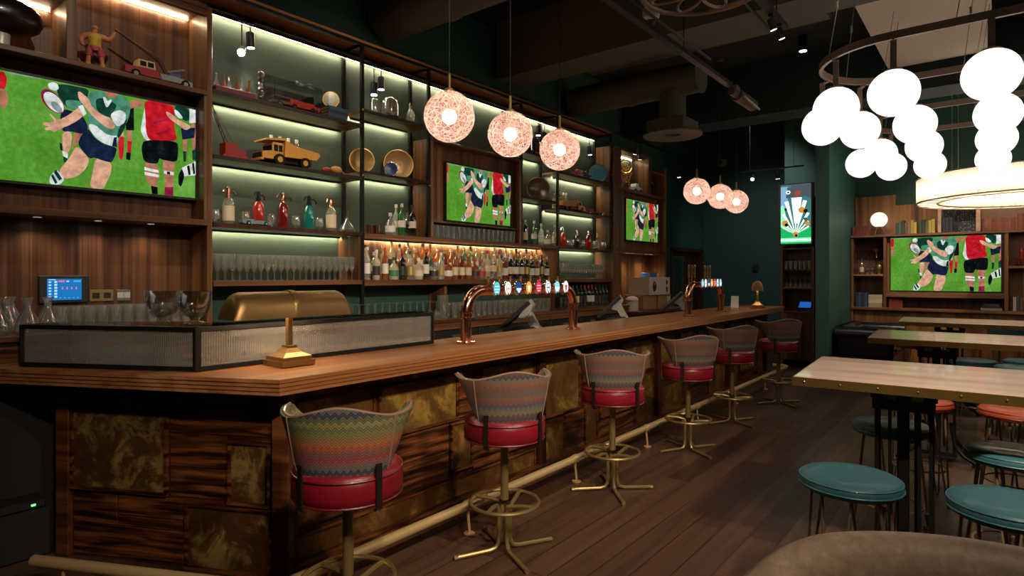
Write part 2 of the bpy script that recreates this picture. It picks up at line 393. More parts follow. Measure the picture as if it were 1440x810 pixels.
def planks():
    m, nt, out = new_mat('floor_planks'); p = pbsdf(nt, out, (.1,.06,.04), .36, 0, .4)
    tc = N(nt, 'ShaderNodeTexCoord'); mp = N(nt, 'ShaderNodeMapping'); L(nt, tc.outputs['Object'], mp.inputs[0])
    mp.inputs['Rotation'].default_value = (0,0,R(90))
    b = N(nt, 'ShaderNodeTexBrick', offset=.37, inp={'Scale': 1, 'Brick Width': 1.9, 'Row Height': .17, 'Mortar Size': .003, 'Mortar Smooth': .1, 'Bias': 0.0,
        'Color1': c4(hx('3d291f')), 'Color2': c4(hx('5e4638')), 'Mortar': c4(hx('1c130e'))})
    L(nt, mp.outputs[0], b.inputs['Vector'])
    m2 = N(nt, 'ShaderNodeMapping'); L(nt, tc.outputs['Object'], m2.inputs[0]); m2.inputs['Scale'].default_value = (16,.8,1)
    n = N(nt, 'ShaderNodeTexNoise', inp={'Scale': 1.2, 'Detail': 7, 'Roughness': .65, 'Distortion': .6}); L(nt, m2.outputs[0], n.inputs[0])
    r = ramp(nt, [(.3, (.5,.46,.44)), (.7, (1.25,1.2,1.15))]); L(nt, n.outputs[0], r.inputs[0])
    mx = N(nt, 'ShaderNodeMix', data_type='RGBA', blend_type='MULTIPLY'); mx.inputs[0].default_value = .9
    L(nt, b.outputs[0], mx.inputs[6]); L(nt, r.outputs[0], mx.inputs[7]); L(nt, mx.outputs[2], p.inputs['Base Color'])
    mr = N(nt, 'ShaderNodeMapRange', inp={3: .48, 4: .28}); L(nt, n.outputs[0], mr.inputs[0]); L(nt, mr.outputs[0], p.inputs['Roughness'])
    return m
M['floor'] = planks()
def grass():
    m, nt, out = new_mat('screen_grass'); e = N(nt, 'ShaderNodeEmission', inp={'Strength': TVS})
    tc = N(nt, 'ShaderNodeTexCoord'); n = N(nt, 'ShaderNodeTexNoise', inp={'Scale': 30, 'Detail': 6, 'Roughness': .7}); L(nt, tc.outputs['Object'], n.inputs[0])
    n2 = N(nt, 'ShaderNodeTexNoise', inp={'Scale': 3, 'Detail': 2}); L(nt, tc.outputs['Object'], n2.inputs[0])
    ad = N(nt, 'ShaderNodeMath', operation='MULTIPLY_ADD', inp={1: .5}); L(nt, n2.outputs[0], ad.inputs[0])
    h = N(nt, 'ShaderNodeMath', operation='MULTIPLY', inp={1: .5}); L(nt, n.outputs[0], h.inputs[0]); L(nt, h.outputs[0], ad.inputs[2])
    r = ramp(nt, [(.35, hx('42801f')), (.5, hx('5a9a30')), (.65, hx('76b34a'))]); L(nt, ad.outputs[0], r.inputs[0])
    L(nt, r.outputs[0], e.inputs[0]); L(nt, e.outputs[0], out.inputs[0]); return m
TVS = .92
def scr_mat(name, col):
    m, nt, out = new_mat(name); e = N(nt, 'ShaderNodeEmission', inp={'Strength': TVS})
    tc = N(nt, 'ShaderNodeTexCoord'); n = N(nt, 'ShaderNodeTexNoise', inp={'Scale': 16, 'Detail': 5, 'Roughness': .6}); L(nt, tc.outputs['Object'], n.inputs[0])
    r = ramp(nt, [(.34, tuple(x*.62 for x in col)), (.52, col), (.7, tuple(min(1,x*1.3+.01) for x in col))]); L(nt, n.outputs[0], r.inputs[0]); L(nt, r.outputs[0], e.inputs[0]); L(nt, e.outputs[0], out.inputs[0]); return m
SCR = ['grass','skin','skin2','navy','dgreen','mgreen','white','red','black','crimson','grey']
SM = [grass()] + [scr_mat('screen_'+n, hx(c)) for n, c in zip(SCR[1:], ['e0aa8c','b5765c','16223c','123c30','4f8f72','dfe6e2','c81a26','0d1114','8e1c44','8e9c98'])]
POLY = [
 ('red', [(65,105),(95,100),(112,130),(105,185),(90,200),(65,195)]),
 ('skin2', [(70,195),(105,200),(120,240),(110,290),(85,310),(72,270)]),
 ('skin', [(430,370),(495,368),(482,470),(462,505),(435,492)]),
 ('skin2', [(505,370),(560,365),(520,440),(490,470)]),
 ('black', [(415,440),(430,450),(432,490),(418,485)]),
 ('white', [(430,488),(466,500),(464,530),(436,520)]),
 ('dgreen', [(436,520),(464,530),(460,558),(440,556)]),
 ('navy', [(415,290),(440,235),(560,255),(600,330),(560,372),(480,365),(430,378)]),
 ('dgreen', [(395,95),(600,85),(592,130),(560,205),(505,235),(445,222),(400,160)]),
 ('mgreen', [(450,180),(560,170),(540,215),(500,232),(455,222)]),
 ('white', [(342,112),(370,95),(400,98),(412,125),(390,145),(350,140)]),
 ('skin2', [(880,95),(970,80),(975,112),(905,152),(880,140)]),
 ('black', [(845,175),(905,140),(908,290),(850,297)]),
 ('skin2', [(856,297),(892,297),(894,370),(862,380)]),
 ('red', [(858,365),(892,365),(884,440),(860,440)]),
 ('black', [(852,440),(884,440),(880,488),(850,486)]),
 ('skin', [(800,300),(830,290),(835,340),(797,355)]),
 ('red', [(793,355),(837,335),(835,430),(826,492),(804,497),(796,420)]),
 ('skin', [(520,440),(602,515),(585,570),(545,615),(500,642),(440,655),(408,612),(440,570),(478,520)]),
 ('white', [(355,650),(395,600),(448,652),(418,692),(352,694)]),
 ('dgreen', [(378,622),(392,605),(430,655),(412,668)]),
 ('dgreen', [(362,645),(372,632),(402,680),(388,692)]),
 ('skin', [(640,502),(752,520),(745,590),(715,650),(695,694),(600,694),(622,600)]),
 ('skin', [(650,505),(740,520),(728,600),(650,640)]),
 ('navy', [(590,325),(640,385),(700,412),(788,420),(775,470),(750,522),(690,515),(630,503),(600,515),(525,440),(545,385)]),
 ('mgreen', [(612,95),(700,78),(852,78),(882,140),(872,205),(835,290),(805,350),(785,420),(700,410),(640,378),(600,330),(590,260),(600,200),(590,140)]),
 ('white', [(597,300),(640,300),(720,345),(795,340),(782,418),(700,408),(640,378),(602,335)]),
 ('mgreen', [(640,270),(790,270),(800,345),(720,350),(650,310)]),
 ('dgreen', [(640,140),(700,120),(712,180),(740,130),(790,150),(750,215),(735,240),(650,215)]),
 ('dgreen', [(835,250),(862,210),(840,290),(800,360),(786,350),(800,290)]),
 ('navy', [(764,360),(786,350),(784,418),(752,415)]),
 ('skin2', [(700,80),(792,74),(775,105),(720,112)]),
 ('white', [(688,118),(706,112),(722,140),(745,118),(752,128),(714,188)]),
 ('white', [(738,215),(798,175),(850,185),(842,250),(792,288),(760,262)]),
 ('skin', [(530,215),(562,200),(575,245),(520,300),(440,352),(418,340),(408,312),(470,270)]),
 ('white', [(528,208),(558,192),(582,240),(563,262)]),
 ('skin', [(418,300),(445,350),(400,375),(375,392),(362,378),(330,385),(322,373),(352,360),(312,356),(314,340),(350,338),(380,325)]),
 ('skin', [(352,288),(362,286),(402,318),(392,332)]),
 ('skin', [(525,122),(540,115),(600,150),(612,190),(680,230),(740,240),(778,280),(757,312),(700,300),(620,250),(575,205),(532,165)]),
 ('crimson', 'ball0'), ('white', 'ball1'), ('grey', 'ball2'),
 ('white', [(992,75),(962,230),(950,280),(985,342),(1030,338),(1010,120)]),
 ('red', [(975,65),(1200,60),(1215,120),(1208,230),(1238,305),(1130,325),(1012,338),(990,270),(990,200)]),
 ('crimson', [(1040,210),(1160,165),(1165,172),(1050,222)]), ('crimson', [(1060,285),(1180,230),(1186,237),(1066,296)]),
 ('skin2', [(985,486),(1078,486),(1088,560),(1072,640),(1080,694),(1035,694),(1030,640),(1000,620),(985,560)]),
 ('white', [(980,520),(1086,530),(1090,548),(980,540)]), ('white', [(980,552),(1092,560),(1088,578),(984,572)]),
 ('black', [(1028,640),(1078,645),(1080,694),(1036,694)]),
 ('skin2', [(1120,450),(1215,450),(1205,540),(1200,600),(1200,694),(1130,694),(1135,600),(1120,520)]),
 ('white', [(1128,525),(1205,530),(1203,552),(1126,548)]), ('black', [(1150,530),(1175,530),(1175,550),(1150,548)]),
 ('crimson', [(1132,640),(1200,632),(1200,694),(1130,694)]),
 ('black', [(975,340),(1235,308),(1240,380),(1230,458),(1110,455),(1092,445),(1080,490),(975,490),(957,400)]),
 ('dgreen', [(1205,64),(1330,60),(1330,150),(1290,160),(1225,110)]),
 ('white', [(1330,60),(1380,62),(1380,155),(1330,165)]),
 ('white', [(1205,90),(1240,100),(1280,140),(1250,150),(1215,130)]),
 ('skin2', [(1340,165),(1380,150),(1380,350),(1352,370),(1350,250)]),
 ('navy', [(1260,215),(1378,190),(1368,265),(1272,292)]),
 ('skin2', [(1275,290),(1312,286),(1306,370),(1278,370)]), ('dgreen', [(1278,370),(1306,370),(1300,445),(1280,445)]),
 ('dgreen', [(1350,360),(1380,340),(1380,420),(1355,425)]),
 ('skin', [(1140,118),(1185,128),(1240,160),(1300,172),(1348,190),(1300,225),(1230,192),(1180,170),(1150,148)]),
 ('white', [(1268,490),(1380,430),(1380,530),(1285,548)]), ('black', [(1308,475),(1328,465),(1340,530),(1322,538)]), ('black', [(1350,450),(1366,440),(1376,520),(1360,526)]),
 ('black', [(1238,545),(1268,495),(1290,545),(1262,628),(1240,612)]),
 ('grey', [(95,100),(300,92),(300,97),(120,107)]),
]
def screen_mesh(w, h):
    mb = MB()
    def q(x, y):
        U = (x-65)/1315; top = 95-35*U
        return ((min(max(U,0),1)-.5)*w, min(max((695-y)/(695-top),0),1)*h)
    mb.add([(-w/2,0,0),(w/2,0,0),(w/2,0,h),(-w/2,0,h)], [(0,1,2,3)], 0)
    for i, (mn, ps) in enumerate(POLY):
        y = -.00015*(i+1)
        if isinstance(ps, str):
            cx, cy, a, b = {'ball0': (372,210,82,52), 'ball1': (378,214,70,44), 'ball2': (395,238,40,22)}[ps]
            t = R(38); ps = [(cx+a*math.cos(k*PI/10)*math.cos(t)-b*math.sin(k*PI/10)*math.sin(t), cy+a*math.cos(k*PI/10)*math.sin(t)+b*math.sin(k*PI/10)*math.cos(t)) for k in range(20)]
        if len(ps) > 4:
            for it in range(2): ps = [z_ for a_, b_ in zip(ps, ps[1:]+ps[:1]) for z_ in ((a_[0]*.8+b_[0]*.2, a_[1]*.8+b_[1]*.2), (a_[0]*.2+b_[0]*.8, a_[1]*.2+b_[1]*.8))]
        pts = [q(*p) for p in ps]
        mb.add([(x, y, z) for x, z in pts], [tuple(range(len(pts)))], SCR.index(mn))
    return mb.mesh('rugby_screen', SM, smooth=0, fix=False)
def tv(label, w, h, loc, rz):
    t = thing('television', label, 'television', loc, rz, 'wall televisions')
    b = MB(); e = .014
    b.box((-w/2-e,.002,-e), (w/2+e,.05,h+e), 0, .004)
    for lo, hi in (((-w/2-e,-.012,-e-.004),(w/2+e,.004,0)), ((-w/2-e,-.012,h),(w/2+e,.004,h+e)), ((-w/2-e,-.012,0),(-w/2,.004,h)), ((w/2,-.012,0),(w/2+e,.004,h))): b.box(lo, hi)
    b.build('bezel', M['charcoal'], t)
    link('screen', screen_mesh(w, h), t)
    return t

# ---------------------------------------------------------------- room shell
ROOM = dict(x0=-5.02, x1=4.2, y0=-2.6, y1=12.9, z=4.75)
b = MB(); b.box((-5.2,-2.8,-.12), (4.4,14.2,0)); struct('floor', b, M['floor'])
b = MB(); b.box((-5.2,-2.8,4.75), (4.4,13.1,4.9)); struct('ceiling', b, M['ceil'])
b = MB(); b.box((-5.2,-2.8,0), (-5.02,11.2,4.75)); b.box((-5.2,11.2,2.14), (-5.02,12.87,4.75)); b.box((-5.2,12.87,0), (-5.02,13.1,4.75)); struct('wall_left', b, M['green'])
b = MB(); b.box((-5.02,12.9,0), (4.4,13.1,4.75)); struct('wall_back', b, M['green_dk'])
b = MB(); b.box((4.2,-2.8,0), (4.4,12.9,4.75)); struct('wall_right', b, M['green_dk'])
b = MB(); b.box((-5.02,-2.8,0), (4.2,-2.6,4.75)); struct('wall_front', b, M['green_dk'])
b = MB(); b.box((-2.29,10.64,0), (-2.09,12.9,4.75)); struct('wall_middle', b, M['green_cool_lit'])
b = MB(); b.box((-2.305,10.622,0), (-2.075,10.64,.2)); b.box((-2.09,10.64,0), (-2.075,11.9,.2)); struct('baseboard_middle', b, M['walnut_dark'])
# door recess in the left wall
d = struct('door_1', (lambda m: m.box((-5.15,11.26,0.02), (-5.10,12.81,2.1), 0, .004))(MB()), M['walnut_dark'])
fr = MB(); fr.box((-5.16,11.2,0), (-5.0,11.27,2.14)); fr.box((-5.16,12.80,0), (-5.0,12.87,2.14)); fr.box((-5.16,11.2,2.08), (-5.0,12.87,2.16)); fr.build('door_frame', M['walnut_dark'], d)
gp = MB(); gp.box((-5.10,11.5,.9), (-5.085,11.95,1.95)); gp.build('glazed_panel', plain('door_glass', hx('1d3a36'), .1), d)
fm = MB()
for lo, hi in (((-5.10,11.46,.86),(-5.08,11.5,1.99)), ((-5.10,11.95,.86),(-5.08,11.99,1.99)), ((-5.10,11.5,1.95),(-5.08,11.95,1.99)), ((-5.10,11.5,.86),(-5.08,11.95,.9))): fm.box(lo, hi)
fm.build('panel_moulding', M['brass'], d)
hd = MB(); hd.cyl((-5.06,12.4,.9), (-5.06,12.4,1.6), .014); hd.cyl((-5.10,12.4,1.0), (-5.06,12.4,1.0), .01); hd.cyl((-5.10,12.4,1.5), (-5.06,12.4,1.5), .01); hd.build('door_handle', M['brass'], d)
b = MB(); b.cyl((-3.9,12.88,1.75), (-3.9,12.86,1.75), .075, 24); b.cyl((-3.9,12.86,1.75), (-3.9,12.85,1.75), .045, 24)
one('wall_bell', b.mesh('wall_bell', M['blackmatte']), 'small round black fitting on the dark green back wall above the bar end', 'wall fitting')

# ---------------------------------------------------------------- metal and wood wall shelving
W, F = -5.018, -4.70
sh = thing('metal_shelving', 'tall black metal framed wall shelving with lit wooden shelves behind the bar', 'shelving', (0,0,0))
POSTS = [3.585, 4.445, 6.045, 6.86, 8.31]
for y in POSTS:
    z0 = 1.152 if y in (3.585, 6.86) else 2.0
    for x in (F-.012, W+.018):
        m = MB(); m.box((x-.014,y-.016,z0), (x+.014,y+.016,3.80)); m.build('post', M['blackmetal'], sh)
    m = MB(); m.box((W+.03,y-.012,3.775), (F-.02,y+.012,3.80)); m.build('crossbar', M['blackmetal'], sh)
    for zc in (3.17,2.55):
        m = MB(); m.ball((F+.006,y,zc), .012, 8, 6); m.build('bolt', M['brass'], sh)
m = MB(); m.box((F-.026,2.18,3.78), (F+.004,8.33,3.805)); m.build('front_rail', M['blackmetal'], sh)
m = MB(); m.box((W,2.18,3.806), (F+.002,8.33,3.83)); m.build('top_board', M['pinewood'], sh)
m = MB(); m.box((W+.001,2.18,3.742), (W+.028,8.31,3.80)); m.build('fascia', M['pinewood'], sh)
m = MB(); m.box((W+.030,2.18,3.728), (W+.040,8.29,3.733)); m.build('light_strip', M['led_green'], sh)
m = MB(); m.box((W+.028,2.18,3.7335), (W+.046,8.29,3.742)); m.box((W+.0415,2.18,3.724), (W+.046,8.29,3.7335)); m.build('added_light_lip', M['blackmetal'], sh)  # added lip, keeps strip light off the top board
for (a_, b_) in ((2.18,3.57),(3.60,8.29)):
    m = MB(); m.box((W-.001,a_,2.01), (W+.0005,b_,3.74)); m.build('lit_tone_sheet', M['strip_lit_green'], sh)  # thin sheet over the wall, strip-lit tone put into its colour
m = MB(); m.box((W-.001,2.18,1.556), (W+.0005,3.53,1.96)); m.build('lit_tone_sheet', M['strip_lit_green'], sh)
m = MB(); m.box((W-.001,6.89,1.551), (W+.0005,8.29,1.96)); m.build('lit_tone_sheet', M['strip_lit_green'], sh)
def shelf(y0, y1, z0, z1, mat, led=True, edge='groove', lm='led_green', inset=0):
    m = MB(); m.box((W+.001,y0,z0), (F+.004,y1,z1)); s = m.build('shelf', M[mat], sh)
    e = MB(); e.box((F+.005,y0,z0), (F+.012,y1,z1)); e.build('shelf_edge', M[edge], s)
    if led:
        l = MB(); l.box((W+.030,y0+.03+inset,z0-.010), (W+.040,y1-.04,z0-.005)); l.build('light_strip', M[lm], s); q = MB(); q.box((W+.028,y0+.03+inset,z0-.0045), (W+.046,y1-.04,z0-.0005)); q.box((W+.0415,y0+.03+inset,z0-.014), (W+.046,y1-.04,z0-.0045)); q.build('added_light_lip', M['blackmetal'], s)  # strip with an added lip shielding the shelf underside from its light
    return s
shelf(2.18, 3.57, 3.00, 3.03, 'shelfwood'); shelf(2.18, 3.57, 2.50, 2.53, 'shelfwood'); shelf(2.18, 3.57, 1.97, 2.005, 'blackmetal', edge='walnut_dark')
shelf(2.18, 3.57, 1.515, 1.555, 'walnut_h', led=False, edge='walnut_h')
shelf(3.60, 4.43, 3.15, 3.18, 'shelfwood'); shelf(3.60, 4.43, 2.57, 2.595, 'shelfwood')
shelf(3.60, 6.85, 1.965, 2.0, 'walnut_h', edge='walnut_h', lm='led_bar'); shelf(3.60, 6.85, 1.50, 1.555, 'walnut_h', led=False, edge='walnut_h')
shelf(6.07, 6.85, 3.16, 3.19, 'shelfwood'); shelf(6.07, 6.85, 2.58, 2.605, 'shelfwood')
shelf(6.88, 8.30, 3.0, 3.03, 'shelfwood', inset=.2); shelf(6.88, 8.30, 2.50, 2.515, 'shelfwood'); shelf(6.88, 8.30, 1.965, 1.99, 'blackmetal', edge='walnut_dark')
shelf(6.88, 8.30, 1.50, 1.55, 'walnut_h', led=False, edge='walnut_h')
for y in (3.555, 6.835):
    m = MB(); m.box((W+.001,y-.02,1.556), (F+.002,y+.008,1.964)); m.build('side_panel', M['walnut'], sh)
m = MB(); m.box((W+.001,3.61,1.556), (W+.012,6.82,1.948)); m.build('back_panel', M['walnut'], sh)
for y in (4.75, 6.86):
    m = MB(); m.box((W+.01,y-.02,1.152), (F-.06,y+.02,1.499)); m.build('support_panel', M['walnut'], sh)

# television cabinet in the middle of the shelving
c = thing('television_cabinet', 'walnut box framing the television in the middle of the wall shelving', 'cabinet', (0,0,0))
def part(n, lo, hi, mat, par, ch=0.003):
    m = MB(); m.box(lo, hi, 0, ch); return m.build(n, M[mat], par)
part('side_panel', (W+.04,4.465,2.002), (F+.01,4.50,3.03), 'walnut', c); part('side_panel', (W+.04,5.99,2.002), (F+.01,6.025,3.03), 'walnut', c)
part('top_panel', (W+.04,4.465,3.03), (F+.01,6.025,3.06), 'walnut_h', c); part('back_panel', (W+.04,4.50,2.002), (W+.06,5.99,3.03), 'walnut', c)
part('front_panel', (-4.82,4.50,2.87), (-4.79,5.99,3.03), 'walnut', c); part('front_panel', (-4.82,4.50,2.19), (-4.79,4.745,2.87), 'walnut', c)
part('front_panel', (-4.82,5.925,2.19), (-4.79,5.99,2.87), 'walnut', c); part('front_panel', (-4.86,4.745,2.19), (-4.835,5.925,2.87), 'walnut', c)
part('glass_shelf_board', (-4.99,4.50,2.17), (-4.72,5.99,2.188), 'walnut_h', c)
tv('television in the walnut box amid the lit shelving, above the spirit bottles', 1.13, .635, (-4.775, 5.335, 2.215), R(90))

# left cabinet with niches
c = thing('display_cabinet', 'tall walnut display cabinet left of the shelving with niches above the largest screen', 'cabinet', (0,0,0))
YL = -.3
part('back_panel', (W,YL,1.255), (W+.02,2.13,3.62), 'slat', c, 0)
part('side_panel', (W,2.13,.02), (F+.012,2.17,3.64), 'walnut', c)
part('top_board', (W,YL,3.62), (F+.01,2.13,3.66), 'walnut_h', c); part('fascia', (F-.02,YL,3.57), (F+.012,2.13,3.62), 'walnut_h', c)
part('niche_floor', (W+.02,YL,2.965), (F+.02,2.13,3.0), 'walnut_h', c); part('divider', (W+.02,1.24,3.0), (F+.008,1.30,3.62), 'walnut', c)
part('niche_ceiling', (W+.02,YL,3.385), (F,1.24,3.42), 'walnut_h', c); part('front_panel', (-4.72,YL,3.42), (F,1.24,3.57), 'walnut_h', c)
part('frieze', (-4.89,YL,2.02), (-4.86,2.09,2.965), 'slat', c, 0); part('stile', (-4.89,2.105,2.02), (F+.014,2.13,2.965), 'walnut', c)
part('soffit', (W+.02,YL,1.975), (F+.035,2.13,2.02), 'walnut_h', c)
part('light_strip', (W+.04,YL,3.372), (W+.052,1.22,3.378), 'led', c, 0); part('light_strip', (W+.04,1.32,3.607), (W+.052,2.11,3.613), 'led', c, 0)
tv('television cut by the left picture edge, above the blue till screen', 1.17, .678, (-4.80, 1.505, 2.19), R(90))
def downlight(x, y, z, label, st=4.5, grp='recessed downlights under the cabinet soffits'):
    t = thing('downlight', label, 'downlight', (x,y,z), 0, grp)
    m = MB(); m.lathe([(.024,0),(.036,0),(.036,-.006),(.026,-.006)], 18, closed=True); m.build('trim_ring', M['chrome'], t)
    m = MB(); m.lathe([(0,-.002),(.024,-.002),(.024,0),(0,0)], 18); m.build('lens', M['spot_lens'], t)
    l = bpy.data.lights.new('downlight_lamp', 'SPOT'); l.energy = st; l.spot_size = R(130); l.spot_blend = .9; l.color = (1,.78,.52); l.shadow_soft_size = .02
    o = link('downlight_lamp', l, t, (0,0,-.012)); return t
for i, (u, nm) in enumerate(((53,'left'),(138,'middle'),(212,'right'))):
    downlight(-4.87, along(u,-4.87), 1.974, nm+' of three round downlights beneath the soffit under the largest television')
# right cabinet
c = thing('display_cabinet', 'narrow walnut cabinet at the far end of the shelving with two niches above a television', 'cabinet', (0,0,0))
y0, y1 = 8.34, 10.26
part('side_panel', (W,y0,1.042), (F+.03,y0+.04,3.62), 'walnut', c); part('side_panel', (W,y1-.04,1.042), (F+.03,y1,3.52), 'walnut', c)
part('back_panel', (W,y0+.04,1.042), (W+.02,y1-.04,3.5), 'walnut', c, 0); part('front_panel', (F-.01,y0+.04,3.0), (F+.02,8.60,3.62), 'walnut', c)
part('top_board', (W,y0+.04,3.60), (F+.02,9.6,3.64), 'walnut_h', c); part('divider', (W+.02,9.57,3.0), (F+.02,9.66,3.6), 'walnut', c)
part('top_board', (W,9.66,3.38), (F+.02,y1-.04,3.42), 'walnut_h', c); part('niche_floor', (W+.02,y0+.04,2.96), (F+.025,y1-.04,3.0), 'walnut_h', c)
part('frieze', (-4.86,y0+.04,2.02), (-4.83,y1-.04,2.96), 'walnut', c, 0); part('stile', (-4.83,y0+.04,2.02), (F+.02,8.70,2.96), 'walnut', c)
part('soffit', (W+.02,y0+.04,1.965), (F+.03,y1-.04,2.02), 'walnut_h', c); part('lower_stile', (F-.01,y0+.04,1.042), (F+.02,8.60,1.965), 'walnut', c)
part('light_strip', (W+.04,8.62,3.588), (W+.052,9.5,3.594), 'led', c, 0)
tv('television on the narrow far cabinet nearest the doorway', 1.2, .675, (-4.765, 9.5, 2.185), R(90))
for i, y in enumerate((9.0,9.2,9.7,9.9)):
    downlight(-4.8, y, 1.964, nth(i)+' from the left of four tiny downlights under the far cabinet television', 8, 'downlights under the far cabinet')
# ---------------------------------------------------------------- back counter
c = thing('back_counter', 'raised walnut back counter under the largest television holding tumblers and carafes', 'counter')
part('worktop', (W+.021,YL,1.215), (-4.40,2.125,1.25), 'walnut_h', c); part('front_panel', (-4.95,YL,1.02), (-4.42,2.12,1.215), 'rose_h', c); part('carcass', (-4.95,YL,0), (-4.46,2.12,1.02), 'blackmatte', c)
c = thing('back_counter', 'long walnut back counter with black fridges below the lit shelving', 'counter')
part('worktop', (W,2.18,1.115), (-4.38,8.33,1.15), 'walnut_h', c); part('front_panel', (-4.95,2.18,1.04), (-4.40,8.33,1.115), 'walnut_h', c)
part('plinth', (-4.95,2.2,0), (-4.45,8.3,.08), 'blackmatte', c)
for i in range(9):
    y = 2.2+i*.68
    f = part('fridge_front', (-4.95,y,.08), (-4.41,y+.66,1.035), 'charcoal', c, .006)
    m = MB(); m.box((-4.408,y+.26,.955), (-4.402,y+.38,.98)); m.build('badge', M['greymetal'], f)
c = thing('back_counter', 'short walnut counter below the far cabinet holding the white carton', 'counter')
part('worktop', (-4.99,8.39,1.0), (-4.25,10.21,1.04), 'walnut_h', c); part('carcass', (-4.97,8.39,0), (-4.3,10.21,1.0), 'walnut_dark', c)

# ---------------------------------------------------------------- the bar
DL = (-.892, -.452)
def barpoly(o, i=0.0, yend=10.4, close=True):
    cx, cy = -2.69, 1.561
    nx, ny = -.452, .892
    t = (o-(o*.452))/.892
    # corner of both lines inset by o
    ax, ay = cx+nx*o, cy+ny*o; t = (ax-(cx-o))/.892
    C0 = (cx-o, ay-.452*t)
    E0 = (ax-.892*1.9, ay-.452*1.9)
    w = .75-i; bx, by = cx+nx*w, cy+ny*w; t = (bx-(-3.43+i))/.892
    C1 = (-3.43+i, by-.452*t); E1 = (bx-.892*1.55, by-.452*1.55)
    return [C0, (cx-o, yend-o), (-3.43+i, yend-o), C1, E1, E0]
bt = MB()
zs = [1.015, 1.036, 1.057, 1.078, 1.10]
for k in range(4):
    bt.prism(barpoly(.006*(3-k) if k < 3 else 0, 0), zs[k], zs[k+1]-.0035, 0)
    if k < 3: bt.prism(barpoly(.012+.004*(3-k), .004), zs[k+1]-.0035, zs[k+1], 1)
o = bt.build('bar_worktop', [M['bartop'], M['groove']])
tag(o, 'long angled wooden bar top with a grooved front edge and brass lamps standing on it', 'bar top')
bar = thing('bar_counter', 'walnut and patinated brass panelled bar front under the wooden bar top', 'bar', (0,0,0))
b = MB()
b.prism([(-2.96,1.72), (-2.96,10.2), (-3.36,10.2), (-3.36,2.1), (-4.05,1.75), (-4.17,1.10)], .0, 1.012); b.build('carcass', M['walnut_dark'], bar)
def brass(y0, y1, z0, z1, mat='patina', par=bar, loc=None, rz=0):
    """brass panel on the face x=0 of the frame given (local y along, x out)"""
    m = MB(); m.box((-2.96,y0,z0), (-2.947,y1,z1)); p = m.build('brass_panel', M[mat], bar)
    f = MB(); w = .016
    f.box((-2.96,y0-w,z0-w), (-2.925,y1+w,z0)); f.box((-2.96,y0-w,z1), (-2.935,y1+w,z1+w)); f.box((-2.96,y0-w,z0), (-2.935,y0,z1)); f.box((-2.96,y1,z0), (-2.935,y1+w,z1))
    f.build('panel_frame', M['rose_h'], p)
def woodp(y0, y1, z0, z1):
    m = MB(); m.box((-2.96,y0,z0), (-2.945,y1,z1), 0, .002); m.build('wood_panel', M['rose_h'], bar)
for y in (1.715, 3.98, 6.16, 8.40, 10.12):
    part('pillar', (-2.965,y,.0), (-2.90,y+.08,1.012), 'walnut_dark', bar)
mods = [
 ([(1.815,2.32,.62,.91),(1.815,2.31,.25,.56),(2.38,3.04,.61,.90),(3.0,3.19,.25,.56),(3.32,3.94,.62,.90),(3.55,3.94,.26,.55),(1.815,3.95,.03,.175)],
  [(1.80,3.97,.92,1.0),(2.345,2.97,.40,.585),(2.345,2.97,.20,.395),(3.075,3.30,.60,.91),(3.22,3.53,.2,.385),(3.22,3.53,.39,.59)]),
 ([(4.08,4.38,.02,.33),(4.08,4.62,.42,.90),(4.74,4.93,.03,.42),(4.70,5.28,.56,.90),(5.02,5.6,.26,.50),(5.42,6.12,.60,.90),(5.72,6.12,.03,.52)],
  [(4.07,6.15,.92,1.0),(4.42,4.71,.03,.38),(4.97,5.68,.03,.22),(4.97,5.4,.51,.54)]),
 ([(6.28,6.9,.03,.35),(6.28,6.72,.45,.90),(6.85,7.3,.45,.90),(7.05,7.6,.26,.42),(7.42,7.62,.50,.90),(7.75,8.36,.48,.90),(7.75,8.36,.03,.40)],
  [(6.25,8.39,.92,1.0),(6.94,7.72,.03,.22),(7.65,7.72,.25,.9)]),
 ([(8.52,8.9,.03,.40),(8.52,9.1,.48,.90),(9.2,9.5,.48,.90),(9.0,9.7,.20,.42),(9.6,10.08,.50,.90),(9.8,10.08,.03,.42)],
  [(8.49,10.11,.92,1.0),(8.94,9.76,.03,.16)])]
for br, wd in mods:
    for q in br: brass(*q, mat=rng.choice(['patina','patina','patina2']))
    for q in wd: woodp(*q)
# left face of the bar, local x along the face, local y outward
TH = math.atan2(-.452, -.892)
lf = link('left_face', None, bar, (-2.955,1.715,0), TH)
def lpart(n, lo, hi, mat, par, ch=.002):
    m = MB(); m.box(lo, hi, 0, ch); o = m.build(n, M[mat], bar, (-2.955,1.715,0), TH); 
    return o
bpy.data.objects.remove(lf)
lpart('face_panel', (-.0,-.03,0), (1.40,.0,1.012), 'walnut_dark', bar)
lpart('pillar', (-.075,-.04,0), (.02,.035,1.012), 'walnut_x', bar); lpart('pillar', (1.315,-.04,0), (1.40,.03,1.012), 'walnut_x', bar)
M['rose_x'] = rosewood('rosewood_x', 'x')
for (a, b2, z0, z1) in ((.69,1.30,.405,.93), (.06,.28,.39,.70), (.05,.545,.02,.345)):
    m = MB(); m.box((a,0,z0), (b2,.008,z1)); p = m.build('brass_panel', M['patina3'], bar, (-2.955,1.715,0), TH)
    f = MB(); w = .016; f.box((a-w,0,z0-w), (b2+w,.028,z0)); f.box((a-w,0,z1), (b2+w,.02,z1+w)); f.box((a-w,0,z0), (a,.02,z1)); f.box((b2,0,z0), (b2+w,.02,z1)); f.build('panel_frame', M['rose_x'], p)
